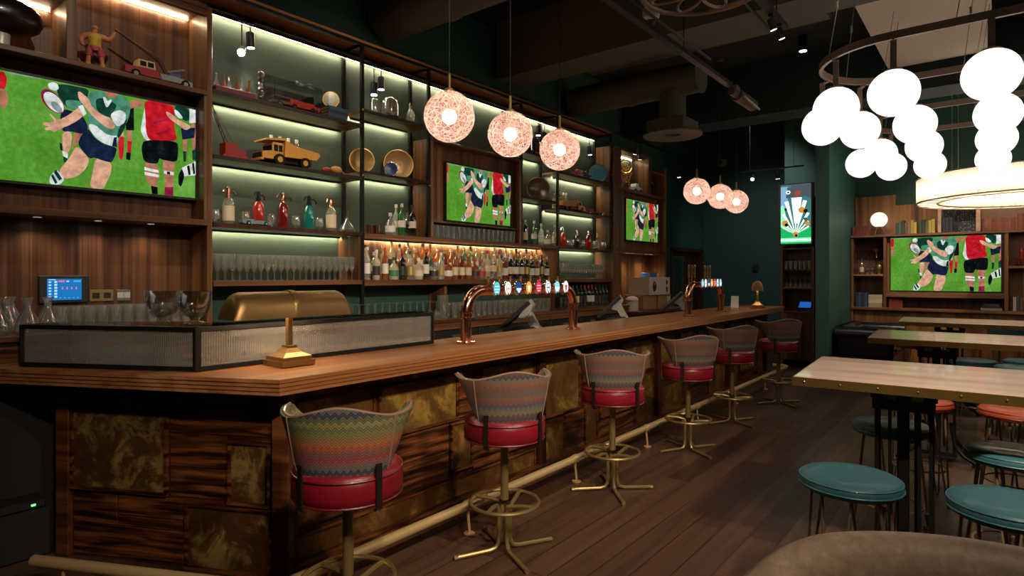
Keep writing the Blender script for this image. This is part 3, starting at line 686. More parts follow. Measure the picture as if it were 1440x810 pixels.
for (a, b2, z0, z1) in ((.03,.66,.74,.99), (.31,.66,.555,.735), (.31,.66,.39,.55), (.58,1.0,.26,.375), (1.01,1.30,.2,.375), (.58,1.30,.02,.195), (.58,1.0,.2,.255), (.03,.28,.715,.735)):
    lpart('wood_panel', (a,0,z0), (b2,.006,z1), 'rose_x', bar)
m = MB(); m.prism([(-2.87,1.66),(-2.87,10.2),(-2.955,10.2),(-2.955,1.71)], 0.0, .055); m.build('plinth', M['rose_h'], bar)
for i in range(5):
    y = 1.95+i*.78*2.2/2.2
for i, y in enumerate((2.55, 3.45, 4.6, 5.7, 6.9, 8.1, 9.3)):
    m = MB(); m.box((-2.90,y-.02,1.0), (-2.86,y+.02,1.014)); m.tube([(-2.88,y,1.0),(-2.88,y,.985),(-2.865,y,.965),(-2.84,y,.962),(-2.825,y,.975)], .004, 6); m.tube([(-2.88,y+.025,1.0),(-2.88,y+.025,.985),(-2.865,y+.03,.965),(-2.84,y+.035,.962),(-2.825,y+.035,.975)], .004, 6)
    m.build('bag_hook', M['brass'], bar)
# counter below / server side of the bar
c = thing('bar_back_unit', 'low dark metal work unit behind the bar top carrying the tills', 'work unit')
part('worktop', (-4.02,2.75,.90), (-3.37,10.1,.93), 'greymetal', c); part('carcass', (-3.98,2.75,0), (-3.38,10.1,.90), 'charcoal', c)
# foot rail
fr = thing('foot_rail', 'long brass foot rail running along the floor in front of the bar', 'foot rail')
m = MB(); m.tube([(-2.56,1.55,.175),(-2.56,9.95,.175),(-2.57,10.02,.175),(-2.62,10.08,.175),(-2.78,10.08,.175)], .028, 16); m.build('rail', M['brass_rail'], fr)
for y in (1.75, 2.75, 3.97, 5.19, 6.41, 7.63, 8.85):
    m = MB(); m.tube([(-2.56,y,.155),(-2.56,y,.11),(-2.55,y-.0,.02),(-2.55,y,.006)], .009, 8); k = m.build('bracket', M['brass_rail'], fr)
    m = MB(); m.lathe([(0,0),(.035,0),(.035,.006),(.012,.012),(0,.012)], 16, o=(-2.55,y,0)); m.build('floor_flange', M['brass_rail'], k)
    m = MB(); m.lathe([(.024,0),(.03,0),(.03,.0),(.024,0)], 12, o=(0,0,0)); 
    m = MB(); m.tube([(-2.56,y-.02,.175),(-2.56,y+.02,.175)], .033, 16); m.build('collar', M['brass_rail'], k)
fr2 = thing('foot_rail', 'brass foot rail with a blunt end before the dark left face of the bar', 'foot rail')
p0 = Vector((-2.60,1.52,.175)); d0 = Vector((-.892,-.452,0)); nrm = Vector((.452,-.892,0))
s0 = p0+nrm*.0
m = MB(); m.tube([s0+d0*.06+nrm*.07, s0+d0*1.33+nrm*.07], .028, 16); m.build('rail', M['brass_rail'], fr2)
for t in (.3, 1.15):
    q = s0+d0*t+nrm*.07
    m = MB(); m.tube([(q.x,q.y,.155),(q.x,q.y,.006)], .009, 8); k = m.build('bracket', M['brass_rail'], fr2)
    m = MB(); m.lathe([(0,0),(.035,0),(.035,.006),(.012,.012),(0,.012)], 16, o=(q.x,q.y,0)); m.build('floor_flange', M['brass_rail'], k)

# ---------------------------------------------------------------- reeded glass display case on the bar
A0, A1, A2 = Vector((-4.19,.905,0)), Vector((-3.25,1.425,0)), Vector((-3.235,3.085,0))
dc = thing('display_case', 'low black framed reeded glass case wrapping the corner of the bar top', 'display case', (0,0,1.1005))
def inw(a, b, w):
    d = (b-a).normalized(); return Vector((-d.y, d.x, 0))*w
n1 = inw(A0, A1, .30); n2 = inw(A1, A2, .18)
B0, B2 = A0+n1, A2+n2
# inner corner
d1, d2 = (A1-A0).normalized(), (A2-A1).normalized()
den = d1.x*d2.y-d1.y*d2.x; r_ = B2-B0; tt = (r_.x*d2.y-r_.y*d2.x)/den; B1 = B0+d1*tt
Hc = .228; fw = .022
f = MB()
loop = [A0, A1, A2, B2, B1, B0]
for i in range(6):
    a, b2 = loop[i], loop[(i+1) % 6]
    f.bar((a.x,a.y,.011), (b2.x,b2.y,.011), fw, .022); f.bar((a.x,a.y,Hc-.011), (b2.x,b2.y,Hc-.011), fw, .022)
    w = .03 if i == 1 else .022
    f.box((a.x-w/2,a.y-w/2,0), (a.x+w/2,a.y+w/2,Hc))
f.build('frame', M['black'], dc)
def reed(a, b2, z0, z1):
    L_ = (b2-a).length; d = (b2-a).normalized(); nn = Vector((d.y,-d.x,0)); k = int(L_/.013)*4; vs = []
    for i in range(k+1):
        s = i/k*L_; off = .0036*abs(math.sin(PI*s/.013)); p = a+d*s+nn*off
        vs += [(p.x,p.y,z0),(p.x,p.y,z1)]
    for i in range(k+1):
        p = a+d*(i/k*L_)-nn*.003; vs += [(p.x,p.y,z0),(p.x,p.y,z1)]
    o = 2*(k+1)
    fs = [(2*i,2*i+2,2*i+3,2*i+1) for i in range(k)]+[(o+2*i,o+2*i+1,o+2*i+3,o+2*i+2) for i in range(k)]
    m = MB(); m.add(vs, fs); return m.build('reeded_pane', M['reeded'], dc, fix=False)
reed(A0+d1*.012, A1-d1*.016, .022, Hc-.022); reed(A1+d2*.016, A2-d2*.012, .022, Hc-.022)
reed(A2+(B2-A2).normalized()*.012, B2-(B2-A2).normalized()*.012, .022, Hc-.022)
m = MB(); m.prism([(p.x,p.y) for p in loop], Hc+.0005, Hc+.006); m.build('glass_top', M['case_glass'], dc)
m = MB(); m.prism([(p.x,p.y) for p in [A0+n1*.1+d1*.03, A1+n1*.12, A2+n2*.12-d2*.03, B2-n2*.12-d2*.03, B1, B0-n1*.1+d1*.03]], .001, .006); m.build('base_tray', M['greymetal'], dc)

def glass_prof(r0, r1, h, foot=0.0, t=.002):
    return [(0,foot+.004),(r0*.9,foot+.004),(r1-t,h),(r1,h),(r0,foot+.0),(0,foot)]
G = {}
G['highball'] = MB().lathe([(0,.008),(.027,.008),(.033,.145),(.0355,.145),(.030,0),(0,0)], 12).mesh('highball', M['glass'])
G['tumbler'] = MB().lathe([(0,.010),(.030,.010),(.039,.09),(.0415,.09),(.033,0),(0,0)], 12).mesh('tumbler', M['glass'])
G['pint'] = MB().lathe([(0,.008),(.028,.008),(.041,.155),(.0435,.155),(.031,0),(0,0)], 12).mesh('pint', M['glass'])
G['wine'] = MB().lathe([(0,.0),(.034,.0),(.034,.003),(.006,.008),(.0045,.09),(.02,.105),(.036,.13),(.038,.155),(.032,.195),(.0305,.195),(.0355,.155),(.034,.132),(.018,.108),(0,.102)], 12).mesh('wine_glass', M['glass'])
G['coupe'] = MB().lathe([(0,.0),(.032,.0),(.032,.003),(.006,.008),(.0045,.075),(.03,.085),(.038,.105),(.036,.15),(.0345,.15),(.0365,.106),(.028,.088),(0,.08)], 12).mesh('stem_glass', M['glass'])
G['upwine'] = MB().lathe([(.032,0),(.038,.04),(.034,.065),(.018,.088),(.0045,.1),(.0045,.17),(.033,.178),(.033,.181),(0,.181)], 12).mesh('upturned_wine_glass', M['glass'])
G['snifter'] = MB().lathe([(0,.0),(.03,.0),(.03,.003),(.007,.01),(.01,.02),(.035,.04),(.042,.07),(.032,.12),(.0305,.12),(.040,.07),(.033,.042),(0,.028)], 14).mesh('snifter', M['glass'])
G['carafe'] = MB().lathe([(0,.008),(.05,.008),(.060,.03),(.048,.09),(.018,.15),(.016,.185),(.03,.215),(.032,.215),(.019,.185),(.021,.152),(.052,.09),(.065,.03),(.055,0),(0,0)], 18).mesh('carafe', M['glass'])
def row(mesh, name, label, cat, group, pts, rz=None):
    for p in pts:
        one(name, G[mesh], label, cat, p, rng.random()*6 if rz is None else rz, group)
# glasses inside the case
row('tumbler', 'tumbler_glass', 'short tumbler stored inside the reeded glass case on the bar', 'glass', 'tumblers inside the reeded case',
    [tuple(A0+d1*(.12+.095*i)+n1*(.35+.33*j)+Vector((0,0,1.107))) for i in range(8) for j in range(2)] + [tuple(A1+d2*(.15+.1*i)+n2*.5+Vector((0,0,1.107))) for i in range(13)])
# two big glass vases on top of the case
V_ = MB().lathe([(0,.034),(.030,.036),(.060,.062),(.078,.11),(.084,.178),(.090,.178),(.084,.105),(.066,.056),(.030,.028),(.020,.018),(.055,.006),(.055,0),(0,0)], 28).mesh('footed_glass_vase', thin_glass('heavy_glass', (.88,.9,.9), .16))
pv = []
for i, (u, lab) in enumerate(((238,'footed clear glass bowl vase on the case, the one nearer the till screen'), (284,'footed clear glass bowl vase on the case, the one nearer the brass lamp'))):
    a = (u-720)/FF; s_ = .22+.22*i
    q = A0+d1*(.77 if i == 0 else .955)+n1*(.42 if i == 0 else .45)
    one('glass_vase', V_, lab, 'vase', (q.x, q.y, 1.3355), 0, 'glass vases on the case')

# ---------------------------------------------------------------- brass bankers lamps on the bar
def lamp(label, x, y, ln, w, rz, big=True):
    t = thing('bar_lamp', label, 'lamp', (x,y,1.1005), rz, 'brass lamps on the bar top')
    m = MB()
    def fr_(a0, z0, a1, z1): m.add([(-a0,-a0,z0),(a0,-a0,z0),(a0,a0,z0),(-a0,a0,z0),(-a1,-a1,z1),(a1,-a1,z1),(a1,a1,z1),(-a1,a1,z1)], [(0,3,2,1),(4,5,6,7),(0,1,5,4),(1,2,6,5),(2,3,7,6),(3,0,4,7)])
    fr_(.10,0,.10,.03); fr_(.088,.03,.088,.05); fr_(.085,.05,.05,.07); fr_(.05,.07,.026,.10); fr_(.03,.10,.03,.108)
    m.build('base', M['brass_lamp'], t, smooth=20)
    m = MB(); m.box((-.015,-.015,.108), (.015,.015,.30), 0, .003); m.build('post', M['brass_lamp'], t)
    # shade: half-barrel with sloped ends, long axis y
    prof = [(w/2*math.cos(PI*k/10), .142*max(0,math.sin(PI*k/10))**.7) for k in range(11)]
    m = MB(); h0 = .268
    def sec(y, s): return [(x_*(.9+.1*s), y, h0+z_*s) for x_, z_ in prof]
    secs = [sec(-ln/2,0.02), sec(-ln/2*.965,.55), sec(-ln/2*.90,.90), sec(-ln/2*.82,1), sec(-.02,1), sec(-.018,1.05), sec(.018,1.05), sec(.02,1), sec(ln/2*.82,1), sec(ln/2*.90,.9), sec(ln/2*.965,.55), sec(ln/2,0.02)]
    vs = [p for s in secs for p in s]; fs = []
    for i in range(len(secs)-1):
        for k in range(10): fs.append((i*11+k, i*11+k+1, (i+1)*11+k+1, (i+1)*11+k))
    fs.append(tuple(range(11))); fs.append(tuple(range(len(vs)-1, len(vs)-12, -1)))
    m.add(vs, fs); sh_ = m.build('lamp_shade', M['brass_lamp'], t, smooth=40)
    m = MB(); m.cyl((0,-ln*.35,h0+.03), (0,ln*.35,h0+.03), .011, 10); m.build('lamp_tube', emis('lamp_tube_light', (1,.74,.45), 85), t)
lamp('brass lamp with a long barrel shade and stepped base at the bar corner', -3.10, 1.86, .72, .20, 0)
lamp('small brass mushroom lamp near the far end of the bar top', -2.82, 9.4, .20, .16, R(14))

# ---------------------------------------------------------------- copper beer taps
def taps(label, x, y0, y1, nb, tall, zt=1.485, r=.042):
    t = thing('beer_tap_tower', label, 'beer tap', (x,y0,1.1005)); Lh = y1-y0; h = zt-1.1
    m = MB(); rb = .17
    pts = [(0,0,.0),(0,0,h-rb)]+[(0, rb-rb*math.cos(PI/2*k/7), h-rb+rb*math.sin(PI/2*k/7)) for k in range(1,8)]+[(0, Lh-rb+rb*math.sin(PI/2*k/7), h-rb+rb*math.cos(PI/2*k/7)) for k in range(0,8)]+[(0,Lh,0)]
    m.tube(pts, r, 16); m.build('tower_pipe', M['copper'], t)
    for yy in (0, Lh):
        m = MB(); m.lathe([(0,0),(r+.03,0),(r+.03,.008),(r+.008,.014),(r+.008,.02),(r+.001,.02)], 24, o=(0,yy,0)); 
        for q in range(8):
            a = q*PI/4; m.ball((math.cos(a)*(r+.018), yy+math.sin(a)*(r+.018), .01), .006, 6, 4)
        m.build('flange', M['copper'], t)
        m = MB(); m.lathe([(r,0),(r+.018,0),(r+.018,.012),(r+.006,.018),(r+.006,.045),(r+.014,.05),(r+.014,.06),(r,.06)], 24, o=(0,yy,h-rb-.04), closed=True); m.build('pipe_collar', M['copper'], t)
    cols = [('5ab8c4','e9f4f2'),('f6ece8','d98a7a'),('22427a','c8d8ee'),('e0903a','fbe9c0'),('c8304a','f6c8d0'),('eef2f2','3a5a66'),('8ac4d8','f2f8f8'),('f8f0ee','b04a4a')]
    for k in range(nb):
        yy = rb+.08+(Lh-2*rb-.16)*k/(nb-1); a, b2 = cols[k % 8]
        m = MB(); m.cyl((r-.01,yy,h), (r+.03,yy,h), .018, 12); m.tube([(r+.02,yy,h-.012),(r+.045,yy,h-.03),(r+.05,yy,h-.075)], .008, 8); tp = m.build('tap_spout', M['copper'], t)
        def ell(mm, x0, x1, ry, rz_, mi): 
            n = 24; vs = [(x0,yy+ry*math.cos(2*PI*i/n),h+.012+rz_*math.sin(2*PI*i/n)) for i in range(n)]+[(x1,yy+ry*math.cos(2*PI*i/n),h+.012+rz_*math.sin(2*PI*i/n)) for i in range(n)]
            mm.add(vs, [tuple(range(n,2*n)), tuple(range(n-1,-1,-1))]+[(i,(i+1)%n,n+(i+1)%n,n+i) for i in range(n)], mi)
        bd = MB(); ell(bd, r+.030, r+.046, .042, .058, 0); bd.build('badge_rim', M['chrome'], tp)
        fc = MB(); ell(fc, r+.046, r+.0475, .037, .052, 0)
        n = 16
        if k % 4 == 2: fc.box((r+.0478,yy-.030,h-.005), (r+.0484,yy+.030,h+.012), 1); fc.prism_ax([(yy-.022,h-.006),(yy+.022,h-.006),(yy,h-.034)], r+.0478, r+.0486, 'x', 1)
        elif k % 4 == 0: fc.box((r+.0478,yy-.022,h+.025), (r+.0484,yy+.022,h+.032), 1); fc.box((r+.0478,yy-.027,h+.003), (r+.0484,yy+.027,h+.009), 1); fc.box((r+.0478,yy-.018,h-.018), (r+.0484,yy+.018,h-.010), 1)
        elif k % 4 == 1: fc.tube([(r+.048,yy+.024*math.cos(2*PI*i/n),h+.012+.034*math.sin(2*PI*i/n)) for i in range(n)], .003, 5, 1, closed=True); fc.box((r+.0478,yy-.016,h+.004), (r+.0484,yy+.016,h+.016), 1)
        else: fc.prism_ax([(yy-.02,h+.03),(yy+.02,h+.03),(yy+.012,h-.01),(yy,h-.028),(yy-.012,h-.01)], r+.0478, r+.0486, 'x', 1)
        fc.build('badge_face', [emis('badge_a%d%s' % (k, t.name), hx(a), 1.35), emis('badge_b%d%s' % (k, t.name), hx(b2), 1.35)], tp, smooth=0)
    if tall:
        for k, yy in enumerate([.03,.12,.21,.55,.64,.73]):
            m = MB(); m.cyl((0,yy,h+r-.02) if yy > .16 else (0,yy,h-.1), (0,yy,h+.14), .006, 8); m.lathe([(.006,0),(.014,.01),(.009,.03),(.016,.06),(.010,.09),(.013,.12),(.016,.14),(.012,.16),(0,.165)], 12, o=(0,yy,h+.08)); m.build('pump_handle', M['brass_lamp'], t)
    else:
        for k in range(nb):
            yy = rb+.08+(Lh-2*rb-.16)*k/(nb-1)
            m = MB(); m.cyl((0,yy,h+r-.01), (0,yy,h+r+.02), .006, 8); m.lathe([(.006,0),(.012,.01),(.009,.03),(.013,.045),(0,.052)], 10, o=(0,yy,h+r+.015)); m.build('tap_lever', M['brass_lamp'], t)
taps('near copper beer tap tower with eight lit oval badges', -3.07, 3.275, 4.72, 8, False)
taps('far copper beer tap tower topped with tall brass pump handles', -2.98, 7.17, 8.3, 7, True)

# ---------------------------------------------------------------- tills
def till(label, x, y, rz=0, s=1.0):
    t = thing('till', label, 'till', (x,y,.9305), rz, 'tills behind the bar')
    m = MB(); pr = [(.22*math.cos(PI*k/12), .17*math.sin(PI*k/12)) for k in range(13)]
    m.prism_ax([(p[0], p[1]*.9) for p in pr], -.16, .16, 'x'); m.build('curved_base', M['charcoal'], t, smooth=40)
    m = MB(); m.prism_ax([(.10,.16),(.16,.12),(.30,.05),(.32,.0),(.27,.0),(.20,.06)], -.14, .14, 'x'); m.prism_ax([(-.02,.28),(.06,.30),(.16,.12),(.06,.14)], -.06, .06, 'x'); m.build('stand', M['silver'], t)
    m = MB(); m.prism_ax([(-.24,.15),(-.21,.13),(.07,.38),(.045,.41)], -.17, .17, 'x'); m.build('screen', M['charcoal'], t)
    m = MB(); m.prism_ax([(-.06,.24),(.03,.22),(.09,.36),(.05,.42)], -.09, .09, 'x'); m.build('customer_display', M['silver'], t)
    m = MB(); m.box((-.19,-.26,.0), (.19,.24,.02)); m.build('tray', M['greymetal'], t)
till('nearest black till with grey stand, framed by the near copper tap tower', -3.80, 4.95, R(-62))
till('black till with grey stand between the two copper tap towers, left of the white carton', -3.80, 6.85, R(-62))
till('farthest black till with grey stand, seen through the far tap tower', -3.80, 8.75, R(-62))
# ---------------------------------------------------------------- bar stools
def shell(a0, a1, n, rb, rt, z0f, z1f, th, flat=.0, flare=0):
    mb = MB(); K = 6
    def pt(a, t, off):
        r = rb+(rt-rb)*t**.8+off
        r *= (1-flat*math.cos(a)**4)*(1+flare*sm((abs(a)-R(58))/R(48)))
        z = z0f(a)+(z1f(a)-z0f(a))*t
        return (r*math.sin(a), -r*math.cos(a), z)
    idx = {}
    for side, off in ((0,0),(1,-th)):
        for i in range(n+1):
            a = a0+(a1-a0)*i/n
            for k in range(K+1):
                idx[side,i,k] = len(mb.v); p = pt(a, k/K, off)
                mb.uv[len(mb.v)] = (a*.25+1, p[2]); mb.v.append(p)
    for i in range(n):
        for k in range(K):
            mb.f.append((idx[0,i,k],idx[0,i+1,k],idx[0,i+1,k+1],idx[0,i,k+1])); mb.m.append(0)
            mb.f.append((idx[1,i,k],idx[1,i,k+1],idx[1,i+1,k+1],idx[1,i+1,k])); mb.m.append(0)
        for k in (0, K):
            mb.f.append((idx[0,i,k],idx[1,i,k],idx[1,i+1,k],idx[0,i+1,k])); mb.m.append(0)
    for i in (0, n):
        for k in range(K):
            mb.f.append((idx[0,i,k],idx[0,i,k+1],idx[1,i,k+1],idx[1,i,k])); mb.m.append(0)
    edge = [pt(a0+(a1-a0)*i/n, 1, -th/2) for i in range(n+1)]+[pt(a1, k/K, -th/2) for k in range(K-1,-1,-1)]+[pt(a1+(a0-a1)*i/n, 0, -th/2) for i in range(1,n+1)]+[pt(a0, k/K, -th/2) for k in range(1,K)]
    return mb, edge, pt
sm = lambda x: 0 if x < 0 else (1 if x > 1 else x*x*(3-2*x))
z0f = lambda a: .785+.205*sm((abs(a)-R(48))/R(56))
z1f = lambda a: 1.068-.048*sm(abs(a)/R(62))+.013*sm((abs(a)-R(72))/R(32))
mb, edge, pt = shell(-R(104), R(104), 36, .225, .268, z0f, z1f, .034, flat=.10, flare=.08)
BACK = mb.mesh('stool_backrest', M['zigzag'], smooth=50); BACK2 = mb.mesh('stool_backrest_muted', M['zigzag2'], smooth=50)
m = MB(); m.tube(edge, .0075, 6, closed=True)
for sg in (-1, 1): m.tube([pt(sg*R(55), t/5, .001) for t in range(6)], .004, 5)
PIPE = m.mesh('stool_piping', leather('fabric_piping', hx('8c6a58'), .7))
m = MB(); m.lathe([(0,.655),(.20,.655),(.228,.665),(.236,.70),(.236,.745),(.225,.785),(.19,.80),(.10,.806),(0,.806)], 36); SEAT = m.mesh('stool_seat', M['red'], smooth=60)
m = MB()
for z, r in ((.668,.231),(.772,.233)): m.tube([(r*math.cos(2*PI*i/40), r*math.sin(2*PI*i/40), z) for i in range(40)], .005, 6, closed=True)
SPIPE = m.mesh('seat_piping', M['redpipe'])
def strapm(sg):
    m = MB(); a = sg*R(40); c, s = math.sin(a), -math.cos(a)
    u = Vector((math.cos(a), math.sin(a), 0))
    pts = [(.243,.835),(.243,.72),(.243,.655),(.225,.643)]
    for i in range(3):
        (r0, za), (r1, zb) = pts[i], pts[i+1]
        m.bar((c*r0,s*r0,za), (c*r1,s*r1,zb), .026, .008, up=(c,s,0))
    return m.mesh('stool_strap', M['strap'], smooth=0)
m = MB(); m.cyl((0,0,.30), (0,0,.655), .0235, 16); m.lathe([(0,.635),(.09,.635),(.12,.656),(0,.656)], 20); POST = m.mesh('stool_post', M['brass_stool'])
m = MB(); m.tube([(.198*math.cos(2*PI*i/44), .198*math.sin(2*PI*i/44), .285) for i in range(44)], .0115, 8, closed=True); RING = m.mesh('foot_ring', M['brass_stool'])
LEGS = []
for k in range(4):
    a = k*PI/2+R(8); c, s = math.cos(a), math.sin(a)
    b2 = a+R(38)
    m = MB(); P = lambda r, z: (r*c, r*s, z)
    m.tube([(.19*math.cos(b2),.19*math.sin(b2),.285), (.11*math.cos(a+R(28)),.11*math.sin(a+R(28)),.283), P(.048,.27), P(.036,.24), P(.034,.10), P(.038,.055), P(.055,.028), P(.09,.018), P(.305,.014)], .0125, 8)
    m.cyl(P(.285,.014), P(.308,.014), .014, 8); LEGS.append(m.mesh('stool_leg', M['brass_stool']))
def bar_stool(label, x, y, rz):
    t = thing('bar_stool', label, 'bar stool', (x,y,0), rz, 'zigzag backed bar stools along the bar')
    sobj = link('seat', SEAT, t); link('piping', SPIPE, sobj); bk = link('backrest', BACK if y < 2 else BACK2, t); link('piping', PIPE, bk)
    link('strap', STR[0], t); link('strap', STR[1], t); link('post', POST, t); link('foot_ring', RING, t)
    for lg in LEGS: link('leg', lg, t)
STR = [strapm(-1), strapm(1)]
for x, y, a, lb in ((-2.20,1.60,44,'nearest red leather bar stool with a zigzag fabric back, base cut by picture edge'),
    (-2.235,2.71,55,'second nearest red bar stool with zigzag back, whole base showing, turned toward the bar'),
    (-2.24,3.98,36,'third red bar stool with zigzag back counting from the brass bar lamp'),
    (-2.215,5.33,52,'fourth red bar stool with zigzag back, before the far copper tap tower'),
    (-2.26,6.64,54,'fifth red bar stool with zigzag back, partly hidden behind the fourth'),
    (-2.14,7.98,46,'farthest red bar stool with zigzag back, standing by the end of the bar')):
    bar_stool(lb, x, y, R(a))

# ---------------------------------------------------------------- high tables
def high_table(label, x, y, rz, L_=2.1, D=1.0, ht=1.05):
    """x,y = near-left corner"""
    t = thing('high_table', label, 'table', (x,y,0), rz, 'high tables in a row')
    m = MB(); m.box((.006,.006,ht-.045), (L_-.006,D-.006,ht), 0, .003); m.build('tabletop', M['tabletop'], t)
    e = MB(); e.box((0,0,ht-.05), (L_,.006,ht-.003)); e.box((0,D-.006,ht-.05), (L_,D,ht-.003)); e.box((0,.006,ht-.05), (.006,D-.006,ht-.003)); e.box((L_-.006,.006,ht-.05), (L_,D-.006,ht-.003))
    k = int(L_/.17)
    for i in range(k):
        for yy, s in ((0,-1),(D,1)): e.ball((.06+i*.17, yy, ht-.026), .0065, 8, 5)
    for i in range(6): e.ball((0,.06+i*.17,ht-.026), .0065, 8, 5)
    e.build('brass_edging', M['brass'], t)
    for bx in (.50, L_-.50):
        cy = .32
        pb = MB(); pb.box((bx-.14,cy-.13,.885), (bx+.14,cy+.13,.94), 0, .003)
        for dx in (-.12,.0,.12): pb.box((bx+dx-.03,cy-.1,.94), (bx+dx+.03,cy+.1,ht-.0505))
        q = pb.build('top_plate', M['blackmetal'], t)
        for px_, py_, w in ((0,0,.024),(-.12,-.11,.009),(.12,-.11,.009),(-.06,-.10,.008),(.07,-.09,.008),(-.125,.11,.009),(.125,.11,.009),(-.03,.11,.008),(.05,.11,.008)):
            pm = MB(); pm.box((bx+px_-w,cy+py_-w,.05), (bx+px_+w,cy+py_+w,.885)); pm.build('table_post', M['blackmetal'], t)
        lb = MB(); lb.box((bx-.14,cy-.13,.05), (bx+.14,cy+.13,.085)); lb.build('base_plate', M['blackmetal'], t)
        for sx in (-1,1):
            for sy in (-1,1):
                l = MB(); l.tube([(bx+sx*.10,cy+sy*.10,.30),(bx+sx*.13,cy+sy*.13,.14),(bx+sx*.19,cy+sy*.15,.07),(bx+sx*.27,cy+sy*.18,.03)], [.014,.016,.017,.02], 8); l.lathe([(0,0),(.03,0),(.028,.02),(0,.03)], 10, o=(bx+sx*.27,cy+sy*.18,0)); l.build('table_foot', M['blackmetal'], t)
high_table('nearest high table with a pale wooden top edged in riveted brass', -.875, 3.53, R(3.5))
high_table('middle high table with pale top and brass edge, next behind the nearest one', -.90, 6.13, R(3.0))
high_table('farthest high table with pale top, close to the bookcase television', -.93, 8.52, R(3.0))

# ---------------------------------------------------------------- round stools
def cushion(mat, name, r=.205):
    m = MB(); m.lathe([(0,.655),(r-.02,.655),(r-.004,.665),(r,.688),(r-.004,.705),(r-.018,.718),(r*.6,.724),(0,.725)], 36); a = m.mesh(name+'_cushion', M[mat], smooth=60)
    m = MB(); m.tube([((r-.0)*math.cos(2*PI*i/40), (r-.0)*math.sin(2*PI*i/40), .678) for i in range(40)], .004, 6, closed=True)
    m.tube([((r-.003)*math.cos(2*PI*i/40), (r-.003)*math.sin(2*PI*i/40), .706) for i in range(40)], .003, 6, closed=True)
    return a, m.mesh(name+'_piping', M[mat+'pipe'] if mat+'pipe' in M else M['redpipe'])
HP = []
for k in range(4):
    a = k*PI/2+PI/4; m = MB()
    f_ = Vector((.20*math.cos(a),.20*math.sin(a),.012))
    for s in (-1,1):
        b2 = a+s*.42; m.tube([(.15*math.cos(b2),.15*math.sin(b2),.655), f_+Vector((-math.sin(a),math.cos(a),0))*s*.008], .0065, 6)
    m.ball(f_, .013, 8, 6); HP.append(m.mesh('hairpin_leg', M['bronze']))
m = MB(); m.tube([(.165*math.cos(2*PI*i/36), .165*math.sin(2*PI*i/36), .24) for i in range(36)], .006, 6, closed=True); HR = m.mesh('hairpin_ring', M['brass_stool'])
CU = {k: cushion(k, n) for k, n in (('teal','teal'),('orange','orange'),('redvinyl','red'))}
def rstool(kind, label, x, y, rz=0):
    t = thing('round_stool', label, 'stool', (x,y,0), rz, 'round backless stools at the high tables')
    s = link('seat', CU[kind][0], t); link('piping', CU[kind][1], s)
    for h in HP: link('leg', h, t)
    link('foot_ring', HR, t)
for k, x, y, lb in (('teal',-.51,3.02,'round teal stool standing alone before the near-left corner of the nearest high table'),
    ('teal',.035,3.06,'round teal stool at the bottom right, right behind the leather armchair'),
    ('teal',-.50,4.24,'round teal stool tucked under the nearest high table beside its black posts'),
    ('teal',.06,3.96,'round teal stool at the right edge, under the far side of the nearest high table'),
    ('orange',-.44,5.2,'round orange stool glimpsed behind the black posts of the nearest high table'),
    ('orange',.09,5.2,'round orange stool at the right edge just under the nearest tabletop'),
    ('teal',-.20,7.95,'round pale teal stool between the middle and farthest high tables, left of the others'),
    ('teal',.17,7.62,'round teal stool at the right edge between the middle and farthest tables, the nearer one'),
    ('teal',.24,8.2,'round teal stool at the right edge between the middle and farthest tables, the farther one'),
    ('redvinyl',-.84,9.45,'round red stool under the left part of the farthest high table'),
    ('redvinyl',-.55,10.35,'round red stool behind the farthest table, the left one of two'),
    ('redvinyl',-.12,10.35,'round red stool behind the farthest table, the right one of two')):
    rstool(k, lb, x, y, rng.random())
def teal_chair(label, x, y, rz):
    t = thing('bar_chair', label, 'chair', (x,y,0), rz, 'high teal chairs with curved backs')
    m, e, p_ = shell(-R(95), R(95), 20, .22, .25, lambda a: .70, lambda a: .98-.10*sm(abs(a)/R(95)), .04)
    m.build('backrest', M['teal'], t, smooth=50); q = MB(); q.lathe([(0,.63),(.2,.63),(.215,.66),(.2,.70),(0,.705)], 24); q.build('seat', M['teal'], t)
    for k in range(4):
        a = k*PI/2+PI/4; l = MB(); l.cyl((.14*math.cos(a),.14*math.sin(a),.63), (.20*math.cos(a),.20*math.sin(a),0), .012, 8); l.build('leg', M['bronze'], t)
teal_chair('tall teal upholstered chair at the right edge behind the farthest high table', .12, 10.3+.45, R(0))
teal_chair('tall teal upholstered chair at the right edge, near side of the farthest table', .78, 8.0, R(10))

# ---------------------------------------------------------------- tub armchair in the foreground
ac = thing('tub_armchair', 'large worn brown leather tub armchair in the bottom right corner', 'armchair', (.105,1.335,-.008), R(0))
pr = []
RR, TH_ = .60, .085
mb = MB(); n = 48; a0, a1 = -R(118), R(118)
prof = [(RR,.08),(RR+.005,.45),(RR+.01,.80),(RR+.012,.90),(RR+.004,.935),(RR-.025,.953),(RR-.055,.948),(RR-TH_,.92),(RR-TH_-.01,.86),(RR-TH_-.015,.42),(RR-TH_-.015,.08)]
for i in range(n+1):
    a = a0+(a1-a0)*i/n; dr = 1-.30*sm((abs(a)-R(62))/R(56))
    for r, z in prof:
        zz = z if z < .3 else .3+(z-.3)*(1-.22*sm((abs(a)-R(50))/R(60)))
        mb.v.append((r*math.sin(a), r*math.cos(a)*(1.0), zz))
K = len(prof)
for i in range(n):
    for k in range(K-1): mb.f.append((i*K+k,(i+1)*K+k,(i+1)*K+k+1,i*K+k+1)); mb.m.append(0)
mb.f.append(tuple(range(K))); mb.m.append(0); mb.f.append(tuple(n*K+k for k in range(K-1,-1,-1))); mb.m.append(0)
mb.build('backrest', M['brownlthr'], ac, smooth=60)
